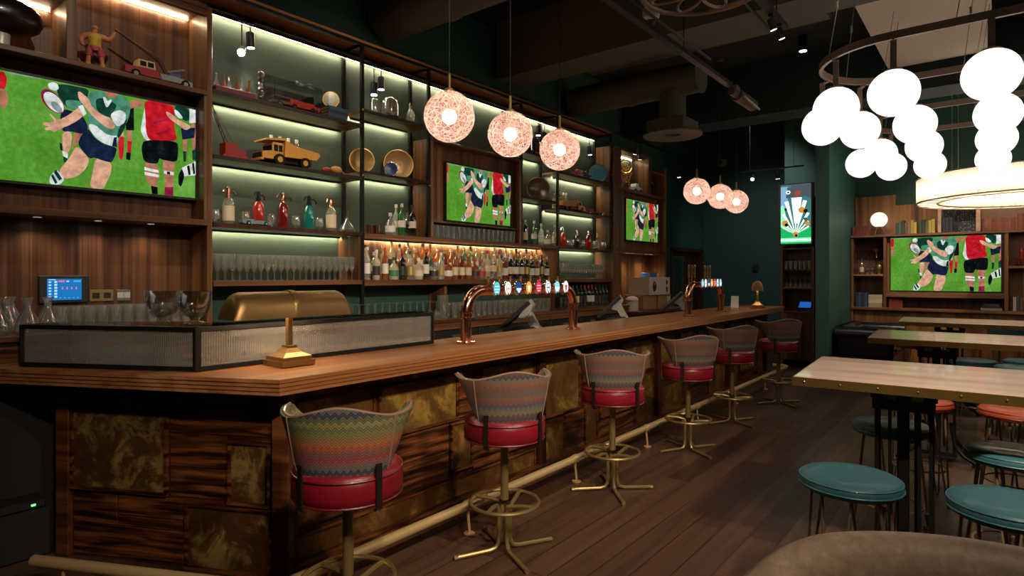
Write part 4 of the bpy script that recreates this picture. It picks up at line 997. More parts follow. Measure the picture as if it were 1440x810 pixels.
m = MB(); m.lathe([(0,.28),(.49,.28),(.50,.30),(.50,.42),(.47,.455),(.2,.47),(0,.47)], 36); m.build('seat_cushion', M['brownlthr'], ac, smooth=60)
m = MB(); m.lathe([(0,.08),(.50,.08),(.50,.28),(0,.28)], 30); m.build('seat_base', M['brownlthr'], ac)
m = MB(); m.tube([((RR+.006)*math.sin(a0+(a1-a0)*i/n), (RR+.006)*math.cos(a0+(a1-a0)*i/n), .3+(.925-.3)*(1-.22*sm((abs(a0+(a1-a0)*i/n)-R(50))/R(60)))) for i in range(n+1)], .006, 6); m.build('piping', plain('leather_piping', hx('5c4636'), .5), ac)
for k in range(4):
    a = PI/4+k*PI/2; m = MB(); m.cyl((.42*math.cos(a),.42*math.sin(a),.08), (.43*math.cos(a),.43*math.sin(a),0), .022, 10, r1=.015); m.build('leg', M['walnut_dark'], ac)

# ---------------------------------------------------------------- pendants over the bar
def patterned():
    m, nt, out = new_mat('patterned_pendant_glass')
    tc = N(nt, 'ShaderNodeTexCoord'); vo = N(nt, 'ShaderNodeTexVoronoi', feature='DISTANCE_TO_EDGE', inp={'Scale': 30}); L(nt, tc.outputs['Object'], vo.inputs['Vector'])
    r = N(nt, 'ShaderNodeMapRange', inp={1: .0, 2: .12, 3: 1, 4: 0}); L(nt, vo.outputs['Distance'], r.inputs[0])
    no = N(nt, 'ShaderNodeTexNoise', inp={'Scale': 22, 'Detail': 3}); L(nt, tc.outputs['Object'], no.inputs[0])
    tr = N(nt, 'ShaderNodeBsdfTransparent', inp={'Color': (.92,.70,.62,1)}); tl = N(nt, 'ShaderNodeBsdfTranslucent', inp={'Color': (.95,.69,.62,1)})
    df = N(nt, 'ShaderNodeBsdfDiffuse', inp={'Color': (.8,.55,.47,1)}); gl = N(nt, 'ShaderNodeBsdfGlossy', inp={'Roughness': .1, 'Color': (1,.9,.85,1)})
    bp = N(nt, 'ShaderNodeBump', inp={'Strength': .6, 'Distance': .01}); L(nt, r.outputs[0], bp.inputs['Height'])
    for s in (tl, df, gl): L(nt, bp.outputs[0], s.inputs['Normal'])
    m1 = N(nt, 'ShaderNodeMixShader', inp={0: .12}); L(nt, tl.outputs[0], m1.inputs[1]); L(nt, df.outputs[0], m1.inputs[2])
    fa = N(nt, 'ShaderNodeMath', operation='MULTIPLY_ADD', inp={1: .50, 2: .26}); L(nt, r.outputs[0], fa.inputs[0])
    fb = N(nt, 'ShaderNodeMath', operation='MULTIPLY_ADD', inp={1: .5}); L(nt, no.outputs[0], fb.inputs[0])
    fc = N(nt, 'ShaderNodeMath', operation='SUBTRACT', inp={1: .25}, use_clamp=True); L(nt, fa.outputs[0], fb.inputs[2]); L(nt, fb.outputs[0], fc.inputs[0])
    m2 = N(nt, 'ShaderNodeMixShader'); L(nt, fc.outputs[0], m2.inputs[0]); L(nt, tr.outputs[0], m2.inputs[1]); L(nt, m1.outputs[0], m2.inputs[2])
    m3 = N(nt, 'ShaderNodeMixShader', inp={0: .07}); L(nt, m2.outputs[0], m3.inputs[1]); L(nt, gl.outputs[0], m3.inputs[2]); L(nt, m3.outputs[0], out.inputs[0])
    return m
PG = MB().ball((0,0,0), .178, 40, 28).mesh('pendant_glass', patterned(), smooth=80)
PB = MB().ball((0,0,0), .052, 16, 12).mesh('pendant_bulb', emis('pendant_bulb_light', (1,.74,.60), 36))
m = MB(); m.cyl((0,0,.165), (0,0,.30), .011, 12); m.lathe([(0,.165),(.04,.165),(.04,.185),(.02,.2),(0,.2)], 16); m.cyl((0,0,.05), (0,0,.17), .016, 12); PS = m.mesh('pendant_stem', M['brass_stool'])
for i, (x, y, z, lb) in enumerate(((-3.0,3.03,2.712,'nearest pinkish patterned glass pendant globe above the bar'), (-3.0,3.71,2.712,'second pinkish patterned glass pendant globe above the bar, middle of the near three'),
    (-3.0,4.40,2.70,'third pinkish patterned glass pendant globe, farthest of the near three'), (-3.2,8.0,2.745,'leftmost pendant globe of the distant overlapping trio'),
    (-3.15,8.75,2.745,'central pendant globe of the distant overlapping trio'), (-3.15,9.45,2.735,'rightmost pendant globe of the distant overlapping trio'))):
    t = thing('pendant_lamp', lb, 'pendant lamp', (x,y,z), i*.7, 'patterned glass pendants over the bar')
    link('glass_globe', PG, t); link('bulb', PB, t); link('stem', PS, t)
    m = MB(); m.cyl((0,0,.30), (0,0,4.74-z), .0035, 6); m.build('cable', M['blackmatte'], t)
    m = MB(); m.lathe([(0,0),(.05,0),(.05,-.03),(0,-.03)], 16, o=(0,0,4.748-z)); m.build('ceiling_rose', M['brass_stool'], t)

# ---------------------------------------------------------------- ring chandeliers with opal globes
GL_ = MB().ball((0,0,0), .150, 32, 22).mesh('opal_globe', M['globe'], smooth=80)
FB_ = MB().ball((0,0,0), .115, 20, 14).mesh('frosted_bulb', M['frosted'], smooth=80)
m = MB(); m.lathe([(0,.14),(.055,.14),(.05,.152),(.02,.162),(0,.162)], 20); m.box((-.018,-.006,.155), (.018,.006,.345)); CAP = m.mesh('globe_bracket', M['bronze'])
def ring_lamp(label, yc, pts, zh=3.135):
    t = thing('ring_chandelier', label, 'chandelier', (0,0,0), 0, 'bronze ring chandeliers with white globes')
    cx0, cx1, r = -.53, 1.1, .53
    path = [(cx0+r*math.cos(a), yc+r*math.sin(a)) for a in [PI/2+PI*i/20 for i in range(21)]]+[(cx1+r*math.cos(a), yc+r*math.sin(a)) for a in [-PI/2+PI*i/20 for i in range(21)]]
    m = MB(); k = len(path); vs = []
    for (px_, py_) in path:
        c_ = Vector((min(max(px_,cx0),cx1), yc)); d = (Vector((px_,py_))-c_).normalized()
        for o_, z in ((.012,0),(.012,.05),(-.012,.05),(-.012,0)): vs.append((px_+d.x*o_, py_+d.y*o_, zh+z))
    fs = [(i*4+j, i*4+(j+1)%4, ((i+1)%k)*4+(j+1)%4, ((i+1)%k)*4+j) for i in range(k) for j in range(4)]
    m.add(vs, fs); m.build('hoop', M['bronze'], t)
    for (x, y) in pts:
        g = link('globe', GL_, t, (x,y,2.785)); link('frosted_bulb', FB_, g); b_ = link('bracket', CAP, g, (0,0,0))
        c_ = Vector((min(max(x,cx0),cx1), yc)); d = Vector((x,y))-c_; L2 = d.length; p = c_+d/L2*.53
        m = MB(); m.bar((x,y,zh-.012), (p.x,p.y,zh-.002), .03, .012); m.build('arm', M['bronze'], t)
    for (x, y, X2, Y2) in ((-.95,yc-.32,-.75,yc-.1),(-.95,yc+.32,-.75,yc+.1),(-.2,yc-.53,-.0,yc-.1),(-.2,yc+.53,.0,yc+.1),(.9,yc-.53,.8,yc-.1),(.9,yc+.53,.8,yc+.1)):
        m = MB(); m.cyl((x,y,zh+.05), (X2,Y2,4.745), .003, 6); q = Vector((x,y,zh+.05)).lerp(Vector((X2,Y2,4.745)), .22); m.cyl(q, q+Vector((0,0,.05)), .009, 8); m.build('suspension_wire', M['greymetal'], t)
ring_lamp('nearer bronze oval ring chandelier carrying large white globes', 5.15, [(-.03,4.56),(-.53,4.62),(-.90,4.80),(-1.09,5.30),(-.88,5.63),(-.51,5.69),(0,5.69),(.5,4.60),(.5,5.70),(1.0,4.6),(1.0,5.7)])
ring_lamp('farther bronze oval ring chandelier with smaller-looking white globes', 7.30, [(-.01,6.72),(-.53,6.70),(-.90,6.88),(-1.13,7.32),(-.91,7.74),(-.57,7.88),(-.04,7.86),(.5,6.75),(.5,7.85),(1.0,6.75),(1.0,7.85)])

# crystal drum ring
t = thing('crystal_ring_chandelier', 'wide ring chandelier of glowing crystal rods hanging before the bookcase', 'chandelier', (.33,10.80,0))
crys, nt, out = new_mat('crystal_rods')
tr = N(nt, 'ShaderNodeBsdfTransparent', inp={'Color': (.98,.95,.88,1)}); tl = N(nt, 'ShaderNodeBsdfTranslucent', inp={'Color': (.95,.86,.72,1)}); gl = N(nt, 'ShaderNodeBsdfGlossy', inp={'Roughness': .15})
a_ = N(nt, 'ShaderNodeMixShader', inp={0: .72}); L(nt, tr.outputs[0], a_.inputs[1]); L(nt, tl.outputs[0], a_.inputs[2]); b_ = N(nt, 'ShaderNodeMixShader', inp={0: .08}); L(nt, a_.outputs[0], b_.inputs[1]); L(nt, gl.outputs[0], b_.inputs[2]); L(nt, b_.outputs[0], out.inputs[0])
def rodring(R0, z0, z1, k):
    vs, fs = [], []
    for i in range(k*2):
        a = PI*i/k; r = R0+(.008 if i % 2 else -.008); vs += [(r*math.cos(a), r*math.sin(a), z0),(r*math.cos(a), r*math.sin(a), z1)]
    n2_ = k*2
    for i in range(n2_): fs.append((2*i, 2*((i+1)%n2_), 2*((i+1)%n2_)+1, 2*i+1))
    return MB().add(vs, fs)
rodring(1.27, 2.64, 2.97, 300).build('crystal_rods', crys, t, fix=False); rodring(1.02, 2.64, 2.97, 240).build('crystal_rods', crys, t, fix=False)
m = MB(); m.lathe([(1.035,2.636),(1.255,2.636),(1.255,2.642),(1.035,2.642)], 120, closed=True); m.build('diffuser', crys, t)
m = MB()
for r in (1.018,1.275): m.lathe([(r-.008,2.628),(r+.008,2.628),(r+.008,2.644),(r-.008,2.644)], 120, closed=True); m.lathe([(r-.008,2.97),(r+.008,2.97),(r+.008,2.985),(r-.008,2.985)], 120, closed=True)
for i in range(24):
    a = 2*PI*i/24; m.bar((1.02*math.cos(a),1.02*math.sin(a),2.634), (1.275*math.cos(a),1.275*math.sin(a),2.634), .01, .01)
m.build('metal_frame', M['bronze'], t)
m = MB(); m.tube([(1.145*math.cos(2*PI*i/90), 1.145*math.sin(2*PI*i/90), 2.80) for i in range(90)], .022, 6, closed=True); m.build('light_tube', M['crystal_led'], t)
for i in range(4):
    a = PI/4+i*PI/2; m = MB(); m.cyl((1.145*math.cos(a),1.145*math.sin(a),2.98), (1.145*math.cos(a),1.145*math.sin(a),4.745), .004, 6); m.build('suspension_wire', M['greymetal'], t)

# ---------------------------------------------------------------- track spotlights
def spot(label, p, aim, power=0, bright=False, drop=.10, rad=.034, ln=.12, grp='black track spotlights', cone=55):
    """p: mounting point on the track, aim: direction of the head"""
    t = thing('track_spotlight', label, 'spotlight', p, 0, grp)
    d = Vector(aim).normalized(); c0 = Vector((0,0,-drop))
    m = MB(); m.cyl((0,0,0), c0, .006, 8); m.box((-.018,-.03,-.02), (.018,.03,0)); m.build('stem', M['blackmetal'], t)
    m = MB(); m.cyl(c0-d*ln*.35, c0+d*ln*.65, rad, 20); m.cyl(c0-d*ln*.42, c0-d*ln*.35, rad*.8, 20); h = m.build('housing', M['blackmetal'], t)
    m = MB(); m.cyl(c0+d*(ln*.65+.0005), c0+d*(ln*.65+.003), rad*.86, 20); m.build('lens', M['bright_lens'] if bright else M['spot_lens'], h)
    if power:
        l = bpy.data.lights.new('spot_lamp', 'SPOT'); l.energy = power; l.spot_size = R(cone); l.spot_blend = .7; l.color = (1,.86,.68); l.shadow_soft_size = .03
        o = link('spot_lamp', l, t, c0+d*(ln*.65+.012)); o.rotation_euler = d.to_track_quat('-Z','Y').to_euler()
tk = thing('lighting_track', 'black lighting track running under the top board of the shelving', 'lighting track')
m = MB(); m.box((-4.955,2.2,3.745), (-4.915,8.3,3.772)); m.build('rail', M['blackmetal'], tk)
zt = 3.744
def ty(u): return along(u, -4.935)
spot('black track spotlight at the left of the shelving pointing straight down', (-4.935,ty(352),zt), (0,.05,-1), 14, drop=.14)
spot('brightest track spotlight, its lens glaring toward the room over the left top shelf', (-4.935,ty(340),zt), (.75,-.45,-.55), 12, True, drop=.26, cone=80)
spot('black track spotlight above the domed glass figurine, the right one of that pair', (-4.935,ty(536),zt), (0,0,-1), 6, drop=.16)
spot('black track spotlight above the domed glass figurine, the left lower one of that pair', (-4.935,ty(526),zt), (.12,-.1,-1), 6, drop=.24)
spot('black track spotlight between the second and third near pendant globes, left one', (-4.935,ty(757),zt), (0,0,-1), 6, drop=.14)
spot('black track spotlight between the second and third near pendant globes, right one', (-4.935,ty(766),zt), (0,.1,-1), 6, drop=.2)
spot('black track spotlight at the far end of the track above the blue plate', (-4.935,ty(829),zt), (.05,.1,-1), 8, drop=.2)
tk = thing('lighting_track', 'short hanging black track at the far end, before the walnut cabinet', 'lighting track')
m = MB(); m.box((-4.62,8.3,3.79), (-4.58,11.4,3.82)); m.build('rail', M['blackmetal'], tk)
for yy in (8.5,10.0,11.3):
    m = MB(); m.cyl((-4.6,yy,3.82), (-4.6,yy,4.745), .004, 6); m.build('suspension_wire', M['blackmetal'], tk)
spot('black spotlight lighting the clock niche of the far cabinet, the left one', (-4.6,8.95,3.789), (-.35,.1,-1), 10, drop=.14)
spot('black spotlight lighting the clock niche of the far cabinet, the right one', (-4.6,9.1,3.789), (-.3,.3,-1), 8, drop=.2)
spot('lone black spotlight on the green wall between the far cabinet and the pendant trio', (-4.6,10.65,3.789), (0,.1,-1), 8, drop=.3)
tk = thing('lighting_track', 'black cross track hanging before the glowing picture panel', 'lighting track')
m = MB(); m.box((-3.45,10.56,3.36), (-2.45,10.60,3.385)); m.build('rail', M['blackmetal'], tk)
for xx in (-3.3,-2.6):
    m = MB(); m.cyl((xx,10.58,3.385), (xx,10.58,4.745), .004, 6); m.build('suspension_wire', M['blackmetal'], tk)
spot('spotlight on the cross track, the left one with a glinting lens', (-3.25,10.58,3.359), (.1,-.6,-.6), 0, drop=.08)
spot('spotlight on the cross track above the glowing picture panel', (-2.85,10.58,3.359), (0,.2,-1), 6, drop=.08)
tk = thing('lighting_track', 'long black ceiling track carrying a big brown cylinder lamp', 'lighting track')
m = MB(); m.box((-2.23,1.0,3.58), (-2.17,6.4,3.62)); m.cyl((-2.11,1.0,3.63), (-2.11,5.6,3.63), .012, 8); m.build('rail', M['greymetal' if 0 else 'charcoal'], tk)
for yy in (2.0,3.4,5.2):
    m = MB(); m.cyl((-2.2,yy,3.62), (-2.2,yy,4.745), .005, 6); m.build('suspension_wire', M['blackmetal'], tk)
t = thing('cylinder_spotlight', 'big brown cylinder lamp at the end of the long ceiling track', 'spotlight', (-2.2,6.6,3.55), 0)
m = MB(); m.cyl((0,0,0), (0,.55,-.0), .065, 20); m.cyl((0,-.16,0), (0,0,0), .04, 16); m.build('housing', plain('brown_lamp_body', hx('5a4038'), .5, .2), t)
m = MB(); m.cyl((.09,-.05,-.04), (.09,.5,-.07), .012, 8); m.box((-.04,-.12,.02), (.04,.0,.07)); m.build('bracket', M['greymetal'], t)
tk = thing('lighting_track', 'black ceiling track slanting down beside the nearer ring chandelier', 'lighting track')
m = MB(); m.box((-1.52,3.0,3.80), (-1.46,5.75,3.84)); m.cyl((-1.58,3.4,3.78), (-1.58,5.6,3.78), .013, 8); m.build('rail', M['charcoal'], tk)
for yy in (3.2,5.5):
    m = MB(); m.cyl((-1.49,yy,3.84), (-1.49,yy,4.745), .005, 6); m.build('suspension_wire', M['blackmetal'], tk)
for i, yy in enumerate((5.35, 5.6)):
    spot(('nearer','farther')[i]+' small spotlight at the end of the track beside the ring chandelier', (-1.49,yy,3.799), (.2,.3,-.9), 0, drop=.07, rad=.028, ln=.09)

# ---------------------------------------------------------------- ceiling services
def duct(label, p0, p1, r, name='air_duct'):
    t = thing(name, label, 'air duct', (0,0,0), 0)
    m = MB(); d = (Vector(p1)-Vector(p0)); n_ = int(d.length/.12); pts, rr = [], []
    for i in range(n_+1):
        q = Vector(p0)+d*(i/n_); pts += [q, q+d.normalized()*.02]; rr += [r, r]
        if i % 8 == 7: pts += [q+d.normalized()*.021, q+d.normalized()*.04]; rr += [r+.012, r+.012]
    m.tube(pts, rr, 28); m.build('pipe', M['duct'], t); return t
duct('round metal air duct crossing the ceiling at the top left, nearest of the ducts', (-4.95,4.06,4.25), (-2.5,4.06,4.25), .23)
t = duct('dark round air duct crossing the ceiling farther back, feeding the square diffuser', (-4.9,7.55,4.15), (-3.0,7.55,4.15), .20)
m = MB(); m.tube([(-3.35,7.55,4.0),(-3.35,7.55,3.62)], .17, 24); m.box((-3.6,7.3,3.48), (-3.1,7.8,3.63)); m.lathe([(.1,0),(.38,-.03),(.38,-.05),(.1,-.04)], 28, o=(-3.35,7.55,3.49), closed=True); m.build('diffuser', M['duct'], t)
b = MB(); b.box((-4.9,5.78,4.05), (4.2,6.25,4.75)); b.box((-4.35,6.25,4.35), (-1.4,7.2,4.42)); struct('trim_1', b, M['tan_dk'])
b = MB(); b.box((-5.0,2.1,4.35), (-4.1,3.3,4.40)); struct('trim_2', b, M['tan_dk'])
b = MB(); b.box((-5.0,9.2,3.95), (4.2,9.75,4.75)); struct('trim_3', b, M['ceil'])
# pale acoustic boards on the right
b = MB(); b.box((-1.1,6.5,4.25), (-.05,9.1,4.32)); b.box((.25,6.3,4.25), (2.8,9.1,4.32)); b.box((-.9,3.3,4.5), (2.5,5.6,4.56)); struct('trim_4', b, M['tan'])
t = thing('ceiling_camera', 'white dome security camera on the ceiling above the bar', 'camera', (-2.52,5.2,4.02))
m = MB(); m.lathe([(0,.36),(.10,.36),(.10,.0),(.085,-.05),(0,-.05)] and [(0,.06),(.075,.06),(.08,.0),(.075,-.03),(.05,-.05),(0,-.05)], 24); m.cyl((0,0,.06), (0,0,.725), .02, 10); m.build('dome_housing', plain('camera_white', (.6,.57,.5), .5), t)
m = MB(); m.ball((0,0,-.05), .045, 16, 10); m.build('lens_dome', M['charcoal'], t)
t = thing('security_camera', 'small round camera on the far wall above the pendant trio', 'camera', (-4.6,12.85,4.0))
m = MB(); m.cyl((0,.05,0), (0,0,0), .09, 20); m.ball((0,0,-.0), .075, 16, 10); m.build('housing', plain('camera_grey', (.2,.19,.17), .5), t); m = MB(); m.ball((0,-.04,0), .045, 12, 8); m.build('lens_dome', M['black'], t)
t = thing('ceiling_hoop', 'bronze hoop with looped bars hanging at the very top of the picture', 'ceiling fitting', (-1.62,4.15,3.62))
m = MB(); m.tube([(.42*math.cos(2*PI*i/48), .42*math.sin(2*PI*i/48), 0) for i in range(48)], .022, 8, closed=True); m.build('hoop', M['bronze'], t)
for k in range(8):
    a = k*PI/4; m = MB(); m.tube([((.22+.16*math.cos(q))*math.cos(a)-.07*math.sin(q)*math.sin(a), (.22+.16*math.cos(q))*math.sin(a)+.07*math.sin(q)*math.cos(a), .0) for q in [2*PI*i/16 for i in range(16)]], .012, 6, closed=True); m.build('loop', M['bronze'], t)
m = MB(); m.cyl((0,0,0), (0,0,1.125), .012, 8); m.cyl((-.06,0,0), (.06,0,0), .01, 8); m.build('hanging_rod', M['bronze'], t)
# added fill lights shaped as ceiling downlights (they carry the light that falls on the bar front, stools and tables)
m = MB(); m.cyl((0,0,.0), (0,0,.20), .055, 20); CDH = m.mesh('added_fill_housing', M['blackmetal'])
m = MB(); m.cyl((0,0,-.003), (0,0,-.0005), .046, 20); CDL = m.mesh('added_fill_lens', M['spot_lens'])
for i, (x, y, ax, ay, e, lb) in enumerate(((1.0,.0,-2.9,2.3,430,'first added fill light behind the viewer aimed at the bar corner'), (1.1,1.2,-3.0,3.2,470,'second added fill light aimed at the bar front'),
    (1.0,2.5,-3.0,4.5,520,'third added fill light aimed at the bar front'), (-.5,4.3,-3.0,6.2,300,'fourth added fill light aimed at the bar front'), (-.6,6.2,-2.9,8.2,240,'fifth added fill light aimed at the far bar front'),
    (.9,1.0,.5,4.25,1250,'added fill light over the nearest high table'), (-1.6,1.7,-1.7,3.2,50,'added fill light over the aisle'), (-2.0,8.6,-1.9,9.3,90,'added fill light over the far aisle'),
    (.4,6.15,.2,6.65,330,'added fill light over the middle high table'), (.4,8.7,.2,9.0,300,'added fill light over the farthest high table'), (-2.8,10.0,-3.9,12.8,170,'added fill light aimed at the dark green back wall'), (-.4,10.0,-2.1,11.7,120,'added fill light aimed at the green partition wall'), (-1.3,10.1,-.5,12.4,330,'added fill light aimed at the bookcase'), (.5,.1,.05,1.75,260,'added fill light over the leather armchair'))):
    hz = 3.7 if x >= 1 else (3.95 if x == .4 and y > 5 else 4.55)
    t = thing('added_ceiling_fill', lb, 'downlight', (x,y,hz), 0, 'added ceiling fill lights')
    link('housing', CDH, t); link('lens', CDL, t)
    if hz < 4: MB().cyl((0,0,.2), (0,0,4.748-hz), .012, 8).build('drop_rod', M['blackmetal'], t)
    l = bpy.data.lights.new('downlight_lamp', 'SPOT'); l.energy = e; l.spot_size = R(40 if 'high table' in lb else 30 if 'armchair' in lb else 62); l.spot_blend = .9; l.color = (1,.82,.62) if 'wall' not in lb else (.9,.95,1); l.shadow_soft_size = .10
    o = link('downlight_lamp', l, t, (0,0,-.02)); o.rotation_euler = (Vector((ax,ay,.6 if 'wall' not in lb and 'bookcase' not in lb else 1.8))-Vector((x,y,hz-.05))).to_track_quat('-Z','Y').to_euler()

for i, (x, y, ax, ay, e, lb) in enumerate(((-1.9,1.2,-4.9,2.0,230,'added black fill light aimed at the left shelves and walnut cabinet'), (-1.9,3.0,-4.9,3.5,230,'added black fill light aimed at the middle shelves'),
    (-1.9,6.0,-4.9,7.4,230,'added black fill light aimed at the far shelves'))):  # more added fill lights, brightening the fronts of the shelf items
    t = thing('added_ceiling_fill', lb, 'downlight', (x,y,4.55), 0, 'added ceiling fill lights')
    link('housing', CDH, t); link('lens', CDL, t)
    l = bpy.data.lights.new('downlight_lamp', 'SPOT'); l.energy = e; l.spot_size = R(60); l.spot_blend = .9; l.color = (1,.84,.66); l.shadow_soft_size = .06
    o = link('downlight_lamp', l, t, (0,0,-.02)); o.rotation_euler = (Vector((ax,ay,2.3))-Vector((x,y,4.5))).to_track_quat('-Z','Y').to_euler()
# ---------------------------------------------------------------- bottles
BP = {
 'spirit': ([(0,0),(.036,0),(.038,.006),(.038,.165),(.034,.19),(.018,.215),(.0135,.23),(.0135,.275),(0,.275)], (.0385,.045,.135), (.0155,.262,.295)),
 'slim': ([(0,0),(.030,0),(.032,.006),(.031,.20),(.027,.225),(.014,.25),(.012,.265),(.012,.30),(0,.30)], (.0325,.06,.16), (.0145,.287,.318)),
 'squat': ([(0,0),(.046,0),(.050,.01),(.052,.06),(.050,.11),(.036,.145),(.016,.165),(.0135,.175),(.0135,.205),(0,.205)], (.0525,.035,.095), (.018,.195,.228)),
 'tall': ([(0,0),(.034,0),(.036,.006),(.040,.19),(.036,.22),(.016,.25),(.014,.27),(.014,.315),(0,.315)], (.0405,.09,.16), (.0165,.30,.335)),
 'wine': ([(0,0),(.035,0),(.0375,.006),(.0375,.185),(.033,.21),(.016,.235),(.0135,.25),(.0135,.30),(0,.30)], (.038,.06,.15), (.0148,.25,.306)),
 'mini': ([(0,0),(.017,0),(.018,.004),(.018,.06),(.007,.078),(.006,.085),(.006,.1),(0,.1)], (.0185,.015,.045), (.008,.092,.108)),
}
BC = {}
def bottle_spec(style, col, lab, cap):
    k = (style, col, lab, cap)
    if k not in BC:
        prof, (lr, l0, l1), (cr, c0, c1) = BP[style]
        b = MB().lathe(prof, 14).mesh('bottle_body', BG[col]); 
        sp = [('bottle_body', b, [])]
        if lab: sp.append(('label', MB().lathe([(lr-.003,l0),(lr,l0),(lr,l1),(lr-.003,l1)], 14, closed=True).mesh('label', LB[lab]), []))
        sp.append(('cap', MB().lathe([(0,c0),(cr,c0),(cr,c1),(0,c1)], 10).mesh('cap', LB[cap]), []))
        BC[k] = sp
    return BC[k]
CN = {'clear':'clear','cream':'cream','yellow':'yellow','orange':'orange','amber':'amber','darkred':'dark red','green':'green','black':'black','pale':'pale green','wine':'dark green','red':'red'}
front = 'clear:white cream:black amber:white cream:green black:black clear:gold cream:cream black:white clear:black pale:gold amber:white amber:cream darkred:cream amber:cream amber:black clear:red cream:cream clear:cream cream:gold darkred:white black:cream black:white wine:cream wine:gold black:white darkred:white black:gold wine:white'.split()
back = 'yellow:white cream:black clear:white cream:red cream:black pale:white clear:gold yellow:cream orange:white orange:gold orange:white darkred:black amber:cream amber:red green:gold green:white clear:white green:gold amber:cream clear:white black:white clear:cream cream:gold darkred:cream orange:white clear:gold amber:white clear:cream'.split()
styF = 'slim spirit slim squat spirit spirit squat slim squat spirit squat spirit spirit spirit squat squat tall tall tall spirit wine wine wine wine spirit spirit slim spirit'.split()
styB = 'tall spirit squat spirit tall slim tall spirit tall tall spirit squat spirit tall slim tall slim spirit squat tall slim tall slim tall spirit tall slim tall'.split()
m = MB(); m.box((-4.995,3.63,1.5555), (-4.912,6.80,1.61)); one('bottle_riser', m.mesh('bottle_riser', M['walnut_h']), 'low wooden riser step at the back of the bright bottle shelf', 'riser')
for i, (c_, s) in enumerate(zip(front, styF)):
    col, lb = c_.split(':')
    spec_thing('spirit_bottle', '%s bottle, %s label, front row of the lit bottle shelf, %s from left' % (CN[col], lb, nth(i)), 'bottle', (-4.757, 3.68+i*.1105, 1.5552), rng.random()*6, 'bottles on the brightly lit shelf', bottle_spec(s, col, lb, rng.choice(['black','gold','white','red'])))
for i, (c_, s) in enumerate(zip(back, styB)):
    col, lb = c_.split(':')
    spec_thing('spirit_bottle', '%s bottle, %s label, raised back row of the lit bottle shelf, %s from left' % (CN[col], lb, nth(i)), 'bottle', (-4.950, 3.70+i*.1105, 1.6103), rng.random()*6, 'bottles on the brightly lit shelf', bottle_spec(s, col, lb, rng.choice(['black','gold','white','white'])))
for i in range(14):
    spec_thing('spirit_bottle', '%s bottle in the middle row of the lit bottle shelf, %s from left' % (CN[['clear','cream','orange','amber','green','darkred','clear'][i % 7]], nth(i)), 'bottle', (-4.853, 3.73+i*.221, 1.5552), rng.random()*6, 'bottles on the brightly lit shelf', bottle_spec(['spirit','slim'][i % 2], ['clear','cream','orange','amber','green','darkred','clear'][i % 7], 'cream', 'gold'))
for i, (u, c_, s) in enumerate(((549,'clear:white','squat'),(557,'pale:white','tall'),(565,'green:white','tall'),(573,'clear:black','spirit'),(580,'black:white','tall'))):
    col, lb = c_.split(':'); X = -4.775-.105*(i % 2)
    spec_thing('spirit_bottle', '%s bottle, %s of five standing left of the boxed television' % (CN[col], nth(i)), 'bottle', (X, along(u, X), 2.0003), 0, 'bottles left of the boxed television', bottle_spec(s, col, lb, 'white' if i < 3 else 'black'))
for i, (u, c_, s) in enumerate(((739,'black:cream','slim'),(751,'green:white','tall'),(761,'pale:white','spirit'),(770,'clear:white','squat'),(780,'clear:cream','spirit'))):
    col, lb = c_.split(':'); X = -4.80
    spec_thing('spirit_bottle', '%s bottle, %s of five standing right of the boxed television' % (CN[col], nth(i)), 'bottle', (X-.09*(i % 2), along(u, X-.09*(i % 2)), 2.0003), 0, 'bottles right of the boxed television', bottle_spec(s, col, lb, 'white'))
for i in range(13):
    spec_thing('wine_bottle', 'dark wine bottle, %s from the left under the far glass shelf' % nth(i), 'bottle', (-4.72, 6.95+i*.103, 1.1503), 0, 'wine bottles on the back counter', bottle_spec('wine', 'wine', 'white' if i in (7,8) else ('cream' if i == 4 else 'black'), 'red' if i in (6,7,8) else 'black'))

# rows of glasses
G['flute'] = MB().lathe([(0,0),(.026,0),(.026,.003),(.005,.008),(.004,.07),(.016,.085),(.027,.115),(.029,.15),(.026,.215),(.0245,.215),(.027,.15),(.025,.117),(.013,.088),(0,.082)], 12).mesh('flute', M['glass'])
row('flute', 'stem_glass', 'stemmed glass in the dense double row on the lit shelf above the brass lamp shade', 'glass', 'stemmed glasses on the left lit shelf', [(x, 2.235+i*.0603, 1.5553) for i in range(22) for x in (-4.755,-4.86)])
row('flute', 'stem_glass', 'stemmed glass in the double row on the lit shelf right of the spirit bottles', 'glass', 'stemmed glasses on the far lit shelf', [(x, 6.93+i*.066, 1.5503) for i in range(19) for x in (-4.755,-4.86)])
row('highball', 'tumbler_glass', 'tall tumbler in the row directly beneath the boxed television', 'glass', 'tumblers beneath the boxed television', [(x, 4.55+i*.0845, 2.0003) for i in range(17) for x in (-4.74,-4.88)])
row('upwine', 'wine_glass', 'upturned wine glass on the back counter under the spirit bottles', 'glass', 'upturned wine glasses on the back counter', [(x, 3.30+i*.088, 1.1503) for i in range(13) for x in (-4.50,-4.60,-4.70) if not (abs(3.30+i*.088-3.585) < .05 and x == -4.70)])
row('pint', 'pint_glass', 'plain pint glass in the long row behind the near tap tower', 'glass', 'pint glasses on the back counter', [(x, 4.62+i*.095, 1.1503) for i in range(19) for x in (-4.50,-4.60)])
row('highball', 'tumbler_glass', 'tall tumbler in the row on the raised counter under the till screen', 'glass', 'tumblers on the raised left counter', [(x, 1.22+i*.076, 1.2503) for i in range(11) for x in (-4.70,-4.79,-4.88)])
row('carafe', 'carafe', 'clear waisted glass carafe at the far left end of the raised counter', 'carafe', 'carafes on the raised left counter', [(-4.52,.86,1.2503),(-4.66,.93,1.2503),(-4.52,1.0,1.2503),(-4.60,1.12,1.2503),(-4.80,.98,1.2503)])
